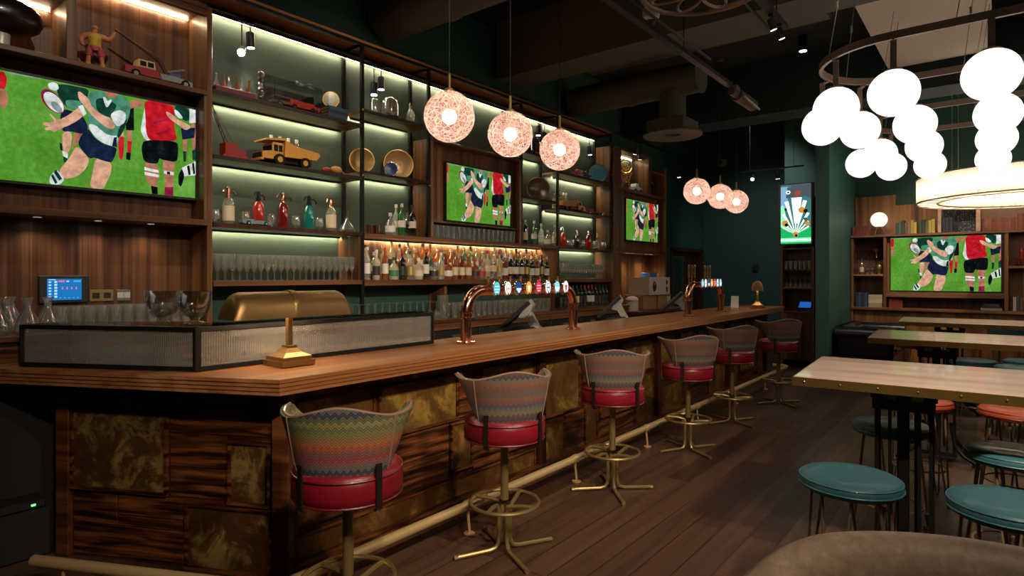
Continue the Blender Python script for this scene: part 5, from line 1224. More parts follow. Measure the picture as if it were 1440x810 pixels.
one('glass_jug', MB().lathe([(0,.01),(.05,.01),(.058,.24),(.062,.24),(.056,0),(0,0)], 20).mesh('glass_jug', M['glass']), 'tall clear glass jar between the wine glasses and the pint glasses', 'jar', (-4.55, 4.50, 1.1503))
m = MB(); m.box((-4.62,7.72,1.1503), (-4.50,7.73,1.16))

# ---------------------------------------------------------------- soda siphons
def siphon(label, u, X, z, col, metal, h=1.0, group='soda siphons on the shelves', s=1.0):
    t = thing('soda_siphon', label, 'soda siphon', (X, along(u, X), z), R(90)+rng.random()*.6, group)
    t.scale = (s,s,s)
    b = MB().lathe([(0,0),(.043,0),(.046,.008),(.046,.16),(.040,.19),(.022,.215),(.017,.225),(.017,.24),(0,.24)], 16); b.build('siphon_glass', BG[col], t)
    hd = MB(); hd.lathe([(.0,.215),(.022,.215),(.022,.235),(.015,.25),(.018,.275),(.014,.30),(0,.31)], 14); hd.tube([(0,0,.27),(.05,0,.275),(.075,0,.262),(.08,0,.235)], .006, 8); hd.tube([(-.01,0,.295),(-.04,0,.29),(-.055,0,.262)], .005, 6)
    hd.build('siphon_head', metal, t)
    if col in ('clear','maroon'): MB().lathe([(.044,.03),(.0468,.03),(.0468,.15),(.044,.15)], 16, closed=True).build('printed_label', LB['cream'] if col == 'clear' else LB['cream'], t) if col == 'clear' else None
C1 = M['chrome']; C2 = M['black']; zs_ = 2.0053
siphon('clear glass soda siphon, first on the left shelf below the red toy crane', 321, -4.82, zs_, 'clear', M['copper'])
siphon('bright red soda siphon with a black head behind the silver toy car', 363.5, -4.86, zs_, 'red', C2)
siphon('dark red soda siphon with silver head, between the bright red and teal ones', 398, -4.80, zs_, 'maroon', M['copper'])
siphon('teal soda siphon with a black head on the left shelf', 434.5, -4.80, zs_, 'teal', C2)
siphon('clear glass soda siphon right of the teal one', 465.5, -4.80, zs_, 'clear', M['copper'])
siphon('small red soda siphon on the far shelf right behind the metal post', 791.5, -4.80, 1.9903, 'red', C1, s=.95)
siphon('dark green soda siphon in the middle of the far shelf', 811, -4.82, 1.9903, 'wine', C1, s=.9)
siphon('red soda siphon on the far shelf, the one farther from the metal post', 827, -4.80, 1.9903, 'red', C1, s=.95)
siphon('clear soda siphon at the right end of the far shelf', 839, -4.80, 1.9903, 'clear', C1, s=.85)
row('snifter', 'snifter_glass', 'stemless round glass standing among the soda siphons of the near shelf', 'glass', 'round glasses between the near siphons', [(-4.86, along(u, -4.86), zs_) for u in (303,345,382,384+32,449)])
row('snifter', 'snifter_glass', 'small round glass standing among the soda siphons of the far shelf', 'glass', 'round glasses between the far siphons', [(-4.80, along(u, -4.80), 1.9903) for u in (798,804,819,833,845,850)])
one('cup', MB().lathe([(0,.006),(.028,.006),(.034,.09),(.036,.09),(.031,0),(0,0)], 16).mesh('cup', M['copper']), 'small copper cup right beside the shelving post, the left one', 'cup', (-4.78, along(519,-4.78), 2.0003), 0, 'copper cups beside the post')
one('cup', bpy.data.meshes['cup'], 'small copper cup, the right one of the two beside the post', 'cup', (-4.78, along(529,-4.78), 2.0003), 0, 'copper cups beside the post')
t = thing('ship_decanter', 'clear glass decanter with a stick stopper near the shelving corner', 'decanter', (-4.80, along(488,-4.80), zs_))
MB().lathe([(0,.008),(.058,.008),(.072,.02),(.05,.06),(.02,.10),(.014,.13),(.02,.14),(.022,.14),(.016,.13),(.024,.10),(.056,.06),(.078,.02),(.06,0),(0,0)], 20).build('decanter_glass', M['glass'], t)
MB().cyl((0,0,.13), (.02,0,.20), .006, 8).build('stopper', M['brass'], t)

# ---------------------------------------------------------------- toys and ornaments
Yel = plain('toy_yellow', hx('c8923a'), .45, noise=.1, nscale=30); Red = plain('toy_red', hx('8e2018'), .45); RedP = plain('toy_red_bright', hx('c03028'), .4)
Cream = plain('toy_cream', hx('c9b27a'), .5); Grey = plain('toy_grey', hx('8c8f92'), .45); Blue = plain('toy_blue', hx('2c5a94'), .45); Brown = plain('toy_brown', hx('4a2a20'), .5); SilverB = plain('toy_silver_blue', hx('7f9a9c'), .3, .5)
def wheel(par, x, y, r, w, hub=None, name='wheel'):
    o = MB().cyl((x-w/2,y,r), (x+w/2,y,r), r, 18).build(name, M['black'], par); MB().cyl((x-w/2-.002,y,r), (x+w/2+.002,y,r), r*.5, 14).build('hub', hub or Yel, o)
def pax(poly, x0, x1): return MB().prism_ax(poly, x0, x1, 'x')
# yellow dump truck on shelf B of the first bay; +y = right
z = 2.5305
t = thing('toy_dump_truck', 'large yellow toy dump truck on the left shelving, facing left', 'toy truck', (-4.82, 2.60, z))
pax([(0.0,.045),(.0,.10),(.09,.115),(.09,.045)], -.085, .085).build('bonnet', Yel, t)
MB().box((-.07,-.006,.05), (.07,.0,.095)).build('grille', M['black'], t); MB().box((-.09,-.02,.028), (.09,.01,.045)).build('bumper', Yel, t)
cb = pax([(.09,.045),(.09,.17),(.10,.19),(.19,.19),(.19,.045)], -.08, .08).build('cab', Yel, t)
MB().box((.0805,.105,.115), (.084,.14,.17)).box((.0805,.148,.115), (.084,.18,.17)).box((-.07,.087,.12), (.07,.0895,.165)).build('cab_window', M['black'], cb)
pax([(.02,.195),(.03,.21),(.20,.235),(.21,.215)], -.095, .095).build('canopy', Yel, t)
pax([(.19,.075),(.20,.215),(.30,.18),(.52,.155),(.54,.135),(.50,.085)], -.10, .10).build('dump_bed', Yel, t); MB().box((-.06,.06,.03), (.06,.47,.07)).build('chassis', M['black'], t)
for y in (.15,.39):
    for x in (-.08,.08): wheel(t, x, y, .048, .04)
for i in range(4):
    spec_thing('miniature_bottle', 'tiny clear bottle, %s of four standing behind the yellow dump truck bed' % nth(i), 'bottle', (-4.955, 2.80+i*.082, z), 0, 'tiny bottles behind the dump truck', bottle_spec('spirit', 'clear', None, 'white'))
# red toy crane
t = thing('toy_crane', 'red toy crane with a long leaning jib at the left end of the shelf', 'toy crane', (-4.84, 2.27, z))
MB().box((-.06,.03,.0), (.06,.23,.035)).build('crane_tracks', Red, t)
m = MB(); m.box((-.05,.05,.036), (.05,.15,.13)); m.box((-.045,.15,.036), (.045,.22,.085)); m.build('crane_cab', Red, t)
m = MB()
for sx in (-.025,.025): m.tube([(sx,.09,.11),(sx*.6,-.0,.32),(sx*.4,-.045,.44)], .005, 6)
for k in range(7):
    s = k/7; m.cyl((-.025*(1-.5*s),.09-.135*s,.11+.33*s), (.025*(1-.5*s),.09-.135*(s+.1),.11+.33*(s+.1)), .003, 5)
m.build('jib', Brown, t); m = MB(); m.cyl((0,-.045,.435), (0,.17,.09), .0015, 5); m.cyl((0,-.045,.44), (0,-.06,.30), .0015, 5); m.build('cable', M['black'], t)
t = thing('toy_car', 'silver toy racing car parked in front of the red siphon', 'toy car', (-4.745, along(338,-4.745), zs_))
pax([(0,.018),(.005,.04),(.05,.052),(.09,.05),(.11,.04),(.17,.042),(.235,.035),(.25,.02),(.24,.012),(.01,.012)], -.035, .035).build('car_body', SilverB, t)
MB().box((-.02,.06,.05), (.02,.10,.058)).build('cockpit', M['black'], t)
for y in (.05,.20):
    for x in (-.035,.035): wheel(t, x, y, .018, .012, M['chrome'])
t = thing('toy_figure_heap', 'little orange and maroon toy bird at the right end of the truck shelf', 'toy', (-4.80, 3.24, z))
MB().ball((0,.12,.05), .045, 12, 8, s=(.8,1.3,.75)).build('body', plain('toy_orange', hx('b8824a'), .6), t); MB().ball((0,.02,.035), .035, 10, 8, s=(.8,1.6,.7)).build('tail', Red, t); MB().tube([(0,.16,.05),(0,.22,.02),(0,.24,.008)], .008, 6).build('neck', plain('toy_orange2', hx('a06a3c'), .6), t)
# top shelf of the first bay
z = 3.0305
t = thing('bottle_carrier', 'maroon wooden tray carrying small glass flasks at the left of the top shelf', 'tray', (-4.80, 2.22, z))
MB().box((-.06,0,0), (.06,.33,.055), 0, .004).build('tray', plain('maroon_paint', hx('5e1424'), .5), t)
for i in range(6):
    o = MB().lathe([(0,0),(.018,0),(.022,.03),(.008,.06),(.006,.10),(.009,.11),(0,.11)], 10).build('flask', BG['amber' if i % 2 else 'clear'], t, (.02*(i % 2)-.01, .035+i*.052, .0555))
t = thing('model_case', 'glass display box holding a red model fire engine on the top shelf', 'display case', (-4.86, 2.62, z))
MB().box((-.12,0,0), (.12,.62,.012)).build('base', M['black'], t)
m = MB()
for x in (-.118,.118):
    for y in (.004,.616): m.box((x-.002,y-.002,.012), (x+.002,y+.002,.24))
m.box((-.12,0,.24), (.12,.62,.243)); m.build('glass_top', M['case_glass'], t)
m = MB(); m.box((.1175,.006,.012), (.119,.614,.24)); m.box((-.119,.006,.012), (.119,.0075,.24)); m.build('glass_pane', M['case_glass'], t)
MB().box((-.119,.10,.012), (-.115,.615,.22)).build('back_card', M['black'], t)
fe = thing('model_fire_engine', 'red and chrome model fire engine inside the glass display box', 'model vehicle', (-4.82, 2.72, z+.0125))
m = MB(); m.box((-.04,.16,.03), (.04,.40,.085)); m.box((-.035,.40,.03), (.035,.46,.07)); m.build('engine_body', RedP, fe)
m = MB(); m.box((-.035,.02,.085), (.035,.36,.094)); 
for q in range(9): m.box((-.03,.03+q*.036,.095), (.03,.036+q*.036,.103))
m.box((-.038,.0,.03), (.038,.16,.055)); m.build('ladder', M['chrome'], fe)
for y in (.06,.20,.38):
    for x in (-.04,.04): wheel(fe, x, y, .026, .014, M['chrome'])
t = thing('tinsel_tree', 'small dark glass bubble tower standing in front of the black card', 'ornament', (-4.735, 2.585, z))
for i, (zz, r) in enumerate(((.03,.03),(.08,.036),(.13,.03),(.18,.026),(.22,.03))): MB().ball((.0,.0,zz), r, 12, 8).build('glass_ball', thin_glass('bubble_%d' % i, (.5,.45,.4), .3, .05), t)
t = thing('toy_plane', 'small silver toy aeroplane resting on top of the glass box', 'toy plane', (-4.86, 2.98, z+.2435))
MB().tube([(0,0,.022),(0,.04,.026),(0,.15,.022),(0,.19,.02)], [.006,.016,.012,.004], 10).build('fuselage', M['silver'], t); MB().box((-.09,.07,.022), (.09,.10,.026)).box((-.035,.0,.022), (.035,.02,.025)).box((-.002,.0,.022), (.002,.025,.055)).build('wing', M['silver'], t)
for i, u in enumerate((441,446,451)):
    one('ink_pot', MB().lathe([(0,0),(.014,0),(.016,.02),(.008,.03),(.009,.042),(0,.042)], 10).mesh('ink_pot', M['black']), 'tiny dark pot in front of the blue books, %s of three' % nth(i), 'pot', (-4.74, along(u,-4.74), z), 0, 'tiny pots beside the books')
bb = [('navy','1f2d44'),('blue','2a3f58'),('dark blue','1a2638'),('slate','34485c')]
for i, (n_, c_) in enumerate(bb):
    t = thing('book', '%s book lying flat, %s from the bottom of the pile under the round tin' % (n_, nth(i)), 'book', (-4.83, 3.30+.004*i, z+i*.0295), .03*(i % 2), 'blue books lying on the top shelf')
    MB().box((-.085,-.07,0), (.085,.14,.004)).box((-.085,-.07,.025), (.085,.14,.029)).box((.081,-.07,.004), (.085,.14,.025)).build('cover', plain('book_%s' % c_, hx(c_), .6), t)
    MB().box((-.08,-.066,.0042), (.0805,.136,.0248)).build('pages', plain('pages_%d' % i, hx('b98f62'), .8), t)
t = thing('clock_tin', 'round brass rimmed glass tin standing on the pile of blue books', 'tin', (-4.84, 3.33, z+.119), R(-35))
m = MB(); m.cyl((-.04,0,.075), (.04,0,.075), .075, 30); m.build('drum', M['brass'], t); MB().cyl((.0405,0,.075), (.046,0,.075), .066, 30).build('glass_face', plain('tin_face', hx('8a8474'), .15, .3, noise=.4, nscale=40), t)
# second bay top shelf
z = 3.1805
one('glass_cloche', MB().lathe([(.05,0),(.05,.11),(.04,.145),(.015,.16),(0,.162),(0,.166),(.018,.164),(.043,.148),(.053,.11),(.053,0)], 20).mesh('glass_cloche', M['glass']), 'plain clear glass dome left of the figurine dome', 'glass dome', (-4.80, along(527,-4.80), z))
t = thing('figurine_dome', 'arched glass dome crowded with red and brown figurines, beneath the spotlight pair', 'glass dome', (-4.80, along(548.5,-4.80), z))
MB().lathe([(0,0),(.095,0),(.095,.02),(0,.02)], 24).build('base', M['black'], t)
MB().lathe([(.082,.0205),(.082,.14),(.07,.18),(.04,.21),(0,.222),(0,.225),(.042,.214),(.073,.183),(.085,.14),(.085,.0205)], 24).build('glass_cover', M['glass'], t)
for i in range(9):
    a = i*2.4; r = .045*(.4+.6*rng.random()); c_ = [Red, Brown, Cream, RedP, Grey][i % 5]
    MB().lathe([(0,0),(.018,0),(.015,.04),(.009,.055),(.014,.07),(.008,.085),(0,.088)], 10, o=(0,0,0)).build('figurine', c_, t, (r*math.cos(a), r*math.sin(a), .0205+.045*(i % 3)))
t = thing('glass_bottle', 'tall clear ribbed bottle with a pointed stopper right of the figurine dome', 'bottle', (-4.80, along(577,-4.80), z))
MB().lathe([(0,0),(.04,0),(.045,.01),(.045,.11),(.03,.14),(.013,.155),(.013,.17),(0,.17)], 18).build('bottle_body', BG['clear'], t); MB().lathe([(0,.17),(.016,.175),(.02,.19),(.008,.215),(0,.24)], 12).build('stopper', M['glass'], t)
# metal bowls on the middle shelf of the second bay
def bowl(label, u, v, X, r, col, zs, d=.06, rz=-35, rim='brass'):
    t = thing('metal_bowl', label, 'bowl', (X, along(u, X), zs+.003), R(rz), 'round plates standing on edge')
    prof = [(0,d),(r*.5,d*.9),(r*.85,d*.4),(r,0),(r-.006,-.002),(r*.82,d*.4-.008),(r*.48,d*.9-.008),(0,d-.008)]
    m = MB(); m.lathe(prof, 36); m.v = [(-p[2], p[1], p[0]+r+.002) for p in m.v]; m.build('dish', col, t)
    m = MB(); m.tube([(0, r*math.cos(2*PI*i/40), r+.002+ (r-.002)*math.sin(2*PI*i/40)) for i in range(40)], .0045, 6, closed=True); m.build('rim', M[rim], t)
hb = plain('hammered_brass', hx('b0925e'), .4, .4, noise=.3, nscale=25, bump=.5); hc = plain('hammered_copper', hx('b8936c'), .4, .4, noise=.3, nscale=18, bump=.5)
bowl('brass dish standing behind the shelving post between the first two bays', 509, 0, -4.83, .118, hb, 2.5955+.0, rz=-30)
bowl('largest hammered copper dish left of the boxed television', 560.5, 0, -4.86, .152, hc, 2.5955, rz=-30)
bowl('small blue rimmed china plate leaning before the copper dish', 550, 0, -4.755, .068, plain('china_blue', hx('2a3a6a'), .25, noise=.6, nscale=30), 2.5955, d=.015, rz=-40, rim='chrome')
bowl('big silvery bowl turned to the room, right of the boxed television', 757, 0, -4.80, .150, plain('dull_silver', hx('8f8478'), .3, .8, noise=.3, nscale=10), 2.6055, d=.09, rz=-50)
bowl('blue painted plate at the far end of the upper shelf', 841, 0, -4.84, .145, plain('plate_blue', hx('3a7890'), .3, noise=.4, nscale=14), 3.0305, d=.02, rz=-45, rim='chrome')
t = thing('toy_cluster', 'jumble of small red and white metal toys before the blue plate', 'toy', (-4.80, 7.60, 3.0305))
for i in range(14):
    MB().box((-.025,-.03,0), (.025,.03,.035), 0, .006).build('toy_block', [RedP, Grey, Red, M['chrome'], Brown][i % 5], t, (rng.uniform(-.05,.05), (i % 5)*.085-.15, .0+(i//5)*.037), (0,0,rng.uniform(0,.0)))
t = thing('lantern_dome', 'glass dome with dark red figures above the boxed television, between pendants', 'glass dome', (-4.84, along(751,-4.84), 3.1905))
MB().lathe([(0,0),(.09,0),(.09,.02),(0,.02)], 20).build('base', M['black'], t); MB().lathe([(.078,.0205),(.078,.19),(.05,.24),(0,.255),(0,.258),(.052,.243),(.081,.19),(.081,.0205)], 20).build('glass_cover', M['glass_dk'], t)
for i in range(6): MB().lathe([(0,0),(.02,0),(.014,.07),(.018,.10),(0,.12)], 8).build('figurine', [Red, Brown][i % 2], t, (.035*math.cos(i*1.05), .035*math.sin(i*1.05), .0205+.05*(i % 2)))
# yellow lorry in the fourth bay
z = 2.5155
t = thing('toy_lorry', 'yellow and red toy lorry with a tipped bed on the far shelf, facing right', 'toy truck', (-4.80, 6.98, z))
pax([(.0,.06),(.02,.13),(.30,.15),(.42,.17),(.36,.07),(.10,.05)], -.09, .09).build('tipper_bed', plain('toy_amber', hx('c8801e'), .4), t)
cb = pax([(.42,.03),(.42,.15),(.50,.15),(.53,.09),(.60,.085),(.62,.03)], -.08, .08).build('cab', plain('toy_tan', hx('c8945a'), .4), t); MB().box((.0805,.44,.095), (.084,.49,.135)).build('cab_window', M['black'], cb)
MB().box((-.06,.05,.03), (.06,.60,.05)).build('chassis', Red, t)
for y in (.12,.24,.52):
    for x in (-.07,.07): wheel(t, x, y, .035, .03, Red)
t = thing('toy_trailer', 'low red toy trailer at the right end of the far shelf', 'toy truck', (-4.79, 7.70, z))
MB().box((-.04,0,.03), (.04,.50,.05)).box((-.035,.0,.05), (.035,.18,.075)).build('trailer_bed', Red, t)
for y in (.06,.42):
    for x in (-.04,.04): wheel(t, x, y, .022, .015, M['chrome'])
for i in range(5):
    spec_thing('miniature_bottle', 'tiny clear bottle, %s of five behind the far yellow lorry' % nth(i), 'bottle', (-4.955, 7.14+i*.075, z), 0, 'tiny bottles behind the far lorry', bottle_spec('spirit', 'clear', 'white', 'white'))
# far cabinet niche: clock and car
z = 3.0005
t = thing('skeleton_clock', 'pale ornate skeleton clock in the niche of the far cabinet', 'clock', (-4.80, 8.98, z), R(-35))
m = MB(); m.box((-.04,-.10,0), (.04,.10,.02)); m.build('base', M['brass'], t)
m = MB(); m.tube([(0,.11*math.cos(2*PI*i/30),.40+.11*math.sin(2*PI*i/30)) for i in range(30)], .012, 8, closed=True); m.tube([(0,-.08,.02),(0,-.05,.15),(0,-.10,.30)], .01, 8); m.tube([(0,.08,.02),(0,.05,.15),(0,.10,.30)], .01, 8); m.build('clock_frame', M['brass'], t)
m = MB()
for zz, r in ((.40,.06),(.27,.05),(.17,.035)): m.tube([(0.01,r*math.cos(2*PI*i/24),zz+r*math.sin(2*PI*i/24)) for i in range(24)], .006, 6, closed=True); m.bar((0.01,-r,zz), (0.01,r,zz), .006, .006); m.bar((0.01,0,zz-r), (0.01,0,zz+r), .006, .006)
m.build('gear', M['brass_lamp'], t)
t = thing('toy_car', 'grey toy vintage car beside the skeleton clock', 'toy car', (-4.78, 9.13, z))
pax([(0,.03),(.0,.08),(.06,.09),(.08,.14),(.17,.14),(.19,.09),(.30,.08),(.32,.03)], -.05, .05).build('car_body', Grey, t)
for y in (.06,.25):
    for x in (-.05,.05): wheel(t, x, y, .03, .015, M['chrome'])
t = thing('ring_vase', 'dark ring shaped vase in the small niche at the end of the far cabinet', 'vase', (-4.82, 9.83, z), R(-40))
MB().tube([(0,.085*math.cos(2*PI*i/30),.13+.085*math.sin(2*PI*i/30)) for i in range(30)], .026, 10, closed=True).build('ring_body', M['black'], t); MB().lathe([(0,0),(.05,0),(.04,.02),(0,.02)], 16).build('foot', M['black'], t); MB().tube([(0.03,.115*math.cos(2*PI*i/30),.13+.115*math.sin(2*PI*i/30)) for i in range(3,14)], .006, 6).build('brass_trim', M['brass'], t)
# left cabinet niches
t = thing('leather_ball', 'large dark leather rugby ball on a pale stand in the upper left niche', 'ball', (-4.80, .93, 3.0005))
m = MB(); m.tube([(0,-.22+.44*k/16,.205) for k in range(17)], [.118*math.sqrt(max(0,1-((k-8)/8.0)**2))+.004 for k in range(17)], 24); o = m.build('ball', leather('ball_leather', hx('1c110c'), .3, 20), t, smooth=80)
m = MB(); m.tube([(.119*math.cos(q)*math.sqrt(max(0,1-0)), 0, .205+.119*math.sin(q)) for q in [2*PI*i/30 for i in range(30)]], .002, 5, closed=True); m.tube([(0.0,-.215+.43*k/20,.205+.119*math.sqrt(max(0,1-((k-10)/10.0)**2))) for k in range(21)], .0035, 5); m.build('seam', plain('seam', hx('6a4a30'), .5), o)
MB().lathe([(0,0),(.055,0),(.045,.03),(.05,.09),(.038,.09),(.03,.03),(0,.02)], 20).build('stand', M['silver'], t)
# strong man figure: one skinned body
def skin_body(name, verts, edges, radii, mat, parent, root=0, sub=2):
    me = bpy.data.meshes.new(name); me.from_pydata(verts, edges, []); me.materials.append(mat); me.update()
    o = link(name, me, parent); md = o.modifiers.new('skin', 'SKIN'); md.use_smooth_shade = True
    for i, r in enumerate(radii):
        me.skin_vertices[0].data[i].radius = (r, r) if not isinstance(r, tuple) else r
        me.skin_vertices[0].data[i].use_root = (i == root)
    s = o.modifiers.new('sub', 'SUBSURF'); s.levels = sub; s.render_levels = sub
    return o
t = thing('toy_wrestler', 'toy muscle man figure in a yellow vest and red shorts raising one arm', 'toy figure', (-4.80, 1.43, 3.0005), R(75))
S_ = .30
vv = [(0,0,.50),(0,0,.60),(0,0,.72),(0,0,.80),(0,0,.86),(0,-.01,.93),  (-.14,0,.77),(-.26,.02,.66),(-.24,-.06,.52),(-.20,-.10,.48), (.14,0,.77),(.27,.0,.72),(.36,-.03,.86),(.37,-.04,.94), (-.09,0,.46),(-.12,-.01,.26),(-.13,0,.05),(-.13,-.07,.02), (.09,0,.46),(.13,-.01,.26),(.15,0,.05),(.15,-.07,.02)]
ee = [(0,1),(1,2),(2,3),(3,4),(4,5),(2,6),(6,7),(7,8),(8,9),(2,10),(10,11),(11,12),(12,13),(0,14),(14,15),(15,16),(16,17),(0,18),(18,19),(19,20),(20,21)]
rr = [.085,.085,.12,.06,.045,.065, .075,.062,.045,.03, .075,.062,.045,.035, .07,.055,.035,.03, .07,.055,.035,.03]
skin_body('body', [tuple(c*S_ for c in p) for p in vv], ee, [r*S_ for r in rr], plain('toy_skin', hx('b8704a'), .5), t)
MB().lathe([(.115*S_,.52*S_),(.12*S_,.60*S_),(.15*S_,.72*S_),(.11*S_,.80*S_),(.06*S_,.82*S_)], 20, sy=.85).build('vest', plain('toy_vest', hx('c8a030'), .6), t)
m = MB(); m.lathe([(.05*S_,.40*S_),(.12*S_,.42*S_),(.125*S_,.50*S_),(.11*S_,.535*S_)], 18, sy=.85); m.cyl((-.095*S_,0,.46*S_), (-.115*S_,0,.30*S_), .078*S_, 14); m.cyl((.095*S_,0,.46*S_), (.122*S_,0,.30*S_), .078*S_, 14); m.build('shorts', plain('toy_shorts', hx('a03a44'), .6), t)
bm_ = plain('toy_boots', hx('c08a40'), .5)
for bx_ in (-.13,.15): MB().cyl((bx_*S_,0,0), (bx_*.98*S_,0,.16*S_), .055*S_, 12).box(((bx_-.045)*S_,-.12*S_,0), ((bx_+.045)*S_,.0,.05*S_), 0, .004).build('boot', bm_, t)
MB().ball((0,.005,.965*S_), .066*S_, 14, 10, s=(1,1,.7)).build('hair', plain('toy_hair', hx('b88a50'), .7), t)
# tow truck toy
t = thing('toy_crane_truck', 'red cream and grey toy breakdown truck with a long brown boom in the upper niche', 'toy truck', (-4.80, 1.60, 3.0005))
pax([(.0,.03),(.0,.075),(.12,.085),(.20,.085),(.24,.03)], -.045, .045).build('bonnet', plain('toy_crimson', hx('9a2434'), .45), t)
cb = pax([(.07,.086),(.085,.14),(.19,.14),(.20,.086)], -.04, .04).build('cab', Cream, t); MB().box((.0405,.095,.095), (.042,.135,.13)).box((.0405,.145,.095), (.042,.185,.13)).build('cab_window', M['black'], cb)
pax([(.24,.028),(.22,.07),(.34,.072),(.45,.055),(.46,.0),(.44,.0),(.43,.03)], -.045, .045).build('flatbed', Grey, t)
MB().tube([(0,.29,.075),(0,.24,.17),(0,.20,.195),(0,.06,.26),(0,-.05,.315)], [.012,.016,.014,.009,.007], 10).build('boom', Brown, t)
m = MB(); m.box((-.02,.30,.072), (.02,.38,.10)); m.build('winch', Blue, t); MB().bar((0,.28,.10), (0,.41,.15), .02, .015).build('tow_arm', M['chrome'], t)
for y in (.065,.40):
    for x in (-.045,.045): wheel(t, x, y, .03, .02, M['greymetal'])

# ---------------------------------------------------------------- left recess details
t = thing('till_screen', 'black wall mounted till terminal with a glowing blue screen', 'screen', (-4.997, 1.302, 1.503), R(90))
MB().box((-.142,-.03,-.095), (.142,.0,.095), 0, .006).build('casing', M['charcoal'], t)
eb, el, ep, et = emis('blue_screen', hx('1f6fb8'), 1.1), emis('screen_light', hx('9fd4ee'), 1.2), emis('screen_pink', hx('d87a9a'), 1.0), emis('screen_teal', hx('3fb8c8'), 1.0)
m = MB(); m.box((-.098,-.0325,-.072), (.098,-.0305,.072), 0)
for i in range(6):
    m.box((-.090,-.034,.045-i*.02), (-.075,-.0328,.055-i*.02), 1); m.box((-.058,-.034,.045-i*.02), (-.042,-.0328,.058-i*.02), 1)
m.box((-.035,-.034,.05), (.0,-.0328,.062), 2); m.box((.01,-.034,.05), (.025,-.0328,.06), 1); m.box((.05,-.034,.05), (.092,-.0328,.062), 3)
for i in range(4): m.box((-.015+i*.026,-.034,.0), (-.008+i*.026,-.0328,.018), 2)
for i in range(5): m.box((-.03+i*.025,-.034,-.06), (-.018+i*.025,-.0328,-.054), 3)
m.box((-.09,-.034,.064), (-.05,-.0328,.069), 1); m.build('display', [eb, el, ep, et], t, smooth=0)
def plate(label, u, w, mat, dots):
    t = thing('wall_socket', label, 'socket', (-4.9975, along(u,-4.99), 1.455), R(90)); MB().box((-w/2,-.008,-.042), (w/2,0,.042), 0, .003).build('face_plate', M[mat], t)
    for dx in dots:
        o = MB().box((dx-.022,-.0095,-.02), (dx+.022,-.0082,.02)).build('outlet', M['blackmatte' if mat == 'brass_stool' else 'silver'], t)
plate('brass double wall socket just right of the blue screen', 143, .15, 'brass_stool', (-.035,.035))
plate('pale grey wall switch plate further right of the blue screen', 174, .088, 'greymetal', (-.02,.02))
t = thing('router_box', 'dark equipment box with a green light in the dark corner left of the bar', 'equipment', (-4.34, .93, .272), 0)
MB().box((-.08,-.2,0), (.08,.10,.05), 0, .008).build('casing', M['charcoal'], t)
MB().box((.081,.03,.02), (.083,.05,.03)).build('indicator', emis('green_led', (.1,1,.15), 4), t)
one('low_stand', MB().box((-4.43,.70,0), (-4.24,1.05,.271), 0, .01).mesh('low_stand', M['blackmatte']), 'low black stand under the equipment box in the dark left corner', 'stand')

# ---------------------------------------------------------------- boxes on the far counter
card = plain('cardboard', hx('a8845e'), .8, noise=.08, nscale=20); wcard = plain('white_card', hx('e8dccf'), .75)
def carton(label, lo, hi, mat, extra=None, rz=0):
    t = thing('carton', label, 'box', ((lo[0]+hi[0])/2, (lo[1]+hi[1])/2, lo[2]), rz, 'cartons on the far counter')
    a, b2, h = (hi[0]-lo[0])/2, (hi[1]-lo[1])/2, hi[2]-lo[2]
    MB().box((-a,-b2,0), (a,b2,h), 0, .003).build('box_body', mat, t)
    m = MB(); m.box((-a-.002,-b2-.002,h+.001), (a+.002,-.003,h+.005)); m.box((-a-.002,.003,h+.001), (a+.002,b2+.002,h+.005)); m.build('flap', mat, t)
    if extra: extra(t, a, b2, h)
def prnt(t, a, b2, h):
    m = MB(); m.tube([(a+.001,-b2*.55+.05*math.cos(q),h*.5+.07*math.sin(q)) for q in [2*PI*i/20 for i in range(20)]], .012, 4, 0, closed=True); m.box((a+.001,-b2*.55-.03,h*.2), (a+.003,-b2*.55+.03,h*.6)); m.build('printed_mark', Brown, t)
    m = MB(); m.box((a+.001,b2*.6,h*.15), (a+.003,b2*.75,h*.45)); m.box((a+.001,b2*.6,h*.6), (a+.003,b2*.75,h*.85)); m.build('printed_symbols', M['charcoal'], t)
carton('brown cardboard carton at the bottom of the stack, the left one', (-4.75,8.80,1.041), (-4.40,9.30,1.27), card)
carton('brown cardboard carton with a white label at the bottom, the right one', (-4.75,9.34,1.041), (-4.40,9.85,1.27), card, lambda t,a,b2,h: MB().box((a+.001,b2*.4,.03), (a+.003,b2*.9,h-.03)).build('white_label', wcard, t))
carton('big white printed carton on top of the brown ones', (-4.74,8.95,1.277), (-4.36,9.72,1.56), wcard, prnt)
t = thing('tape_roll', 'blue and cream packet lying on top of the white carton', 'packet', (-4.55,9.33,1.5665)); MB().box((-.08,-.16,0), (.08,.12,.075), 0, .01).build('wrapper', Blue, t); MB().box((-.08,.121,0), (.08,.17,.06), 0, .008).build('cream_end', Cream, t)
t = thing('paper_bundle', 'crumpled white cloth on the counter left of the white carton', 'cloth', (-4.5,8.62,1.0405)); MB().ball((0,0,.17), .12, 12, 8, s=(.8,1,.5)).cyl((0,0,0),(0,0,.15), .1, 12).build('cloth_body', wcard, t)
t = thing('card_holder', 'pale angular menu holder on the bar near its far end', 'menu holder', (-2.93, 8.72, 1.1005), R(15)); pax([(-.07,0),(.07,0),(.07,.20),(.03,.20),(.0,.12),(-.07,.04)], -.05, .05).build('holder', M['silver'], t)

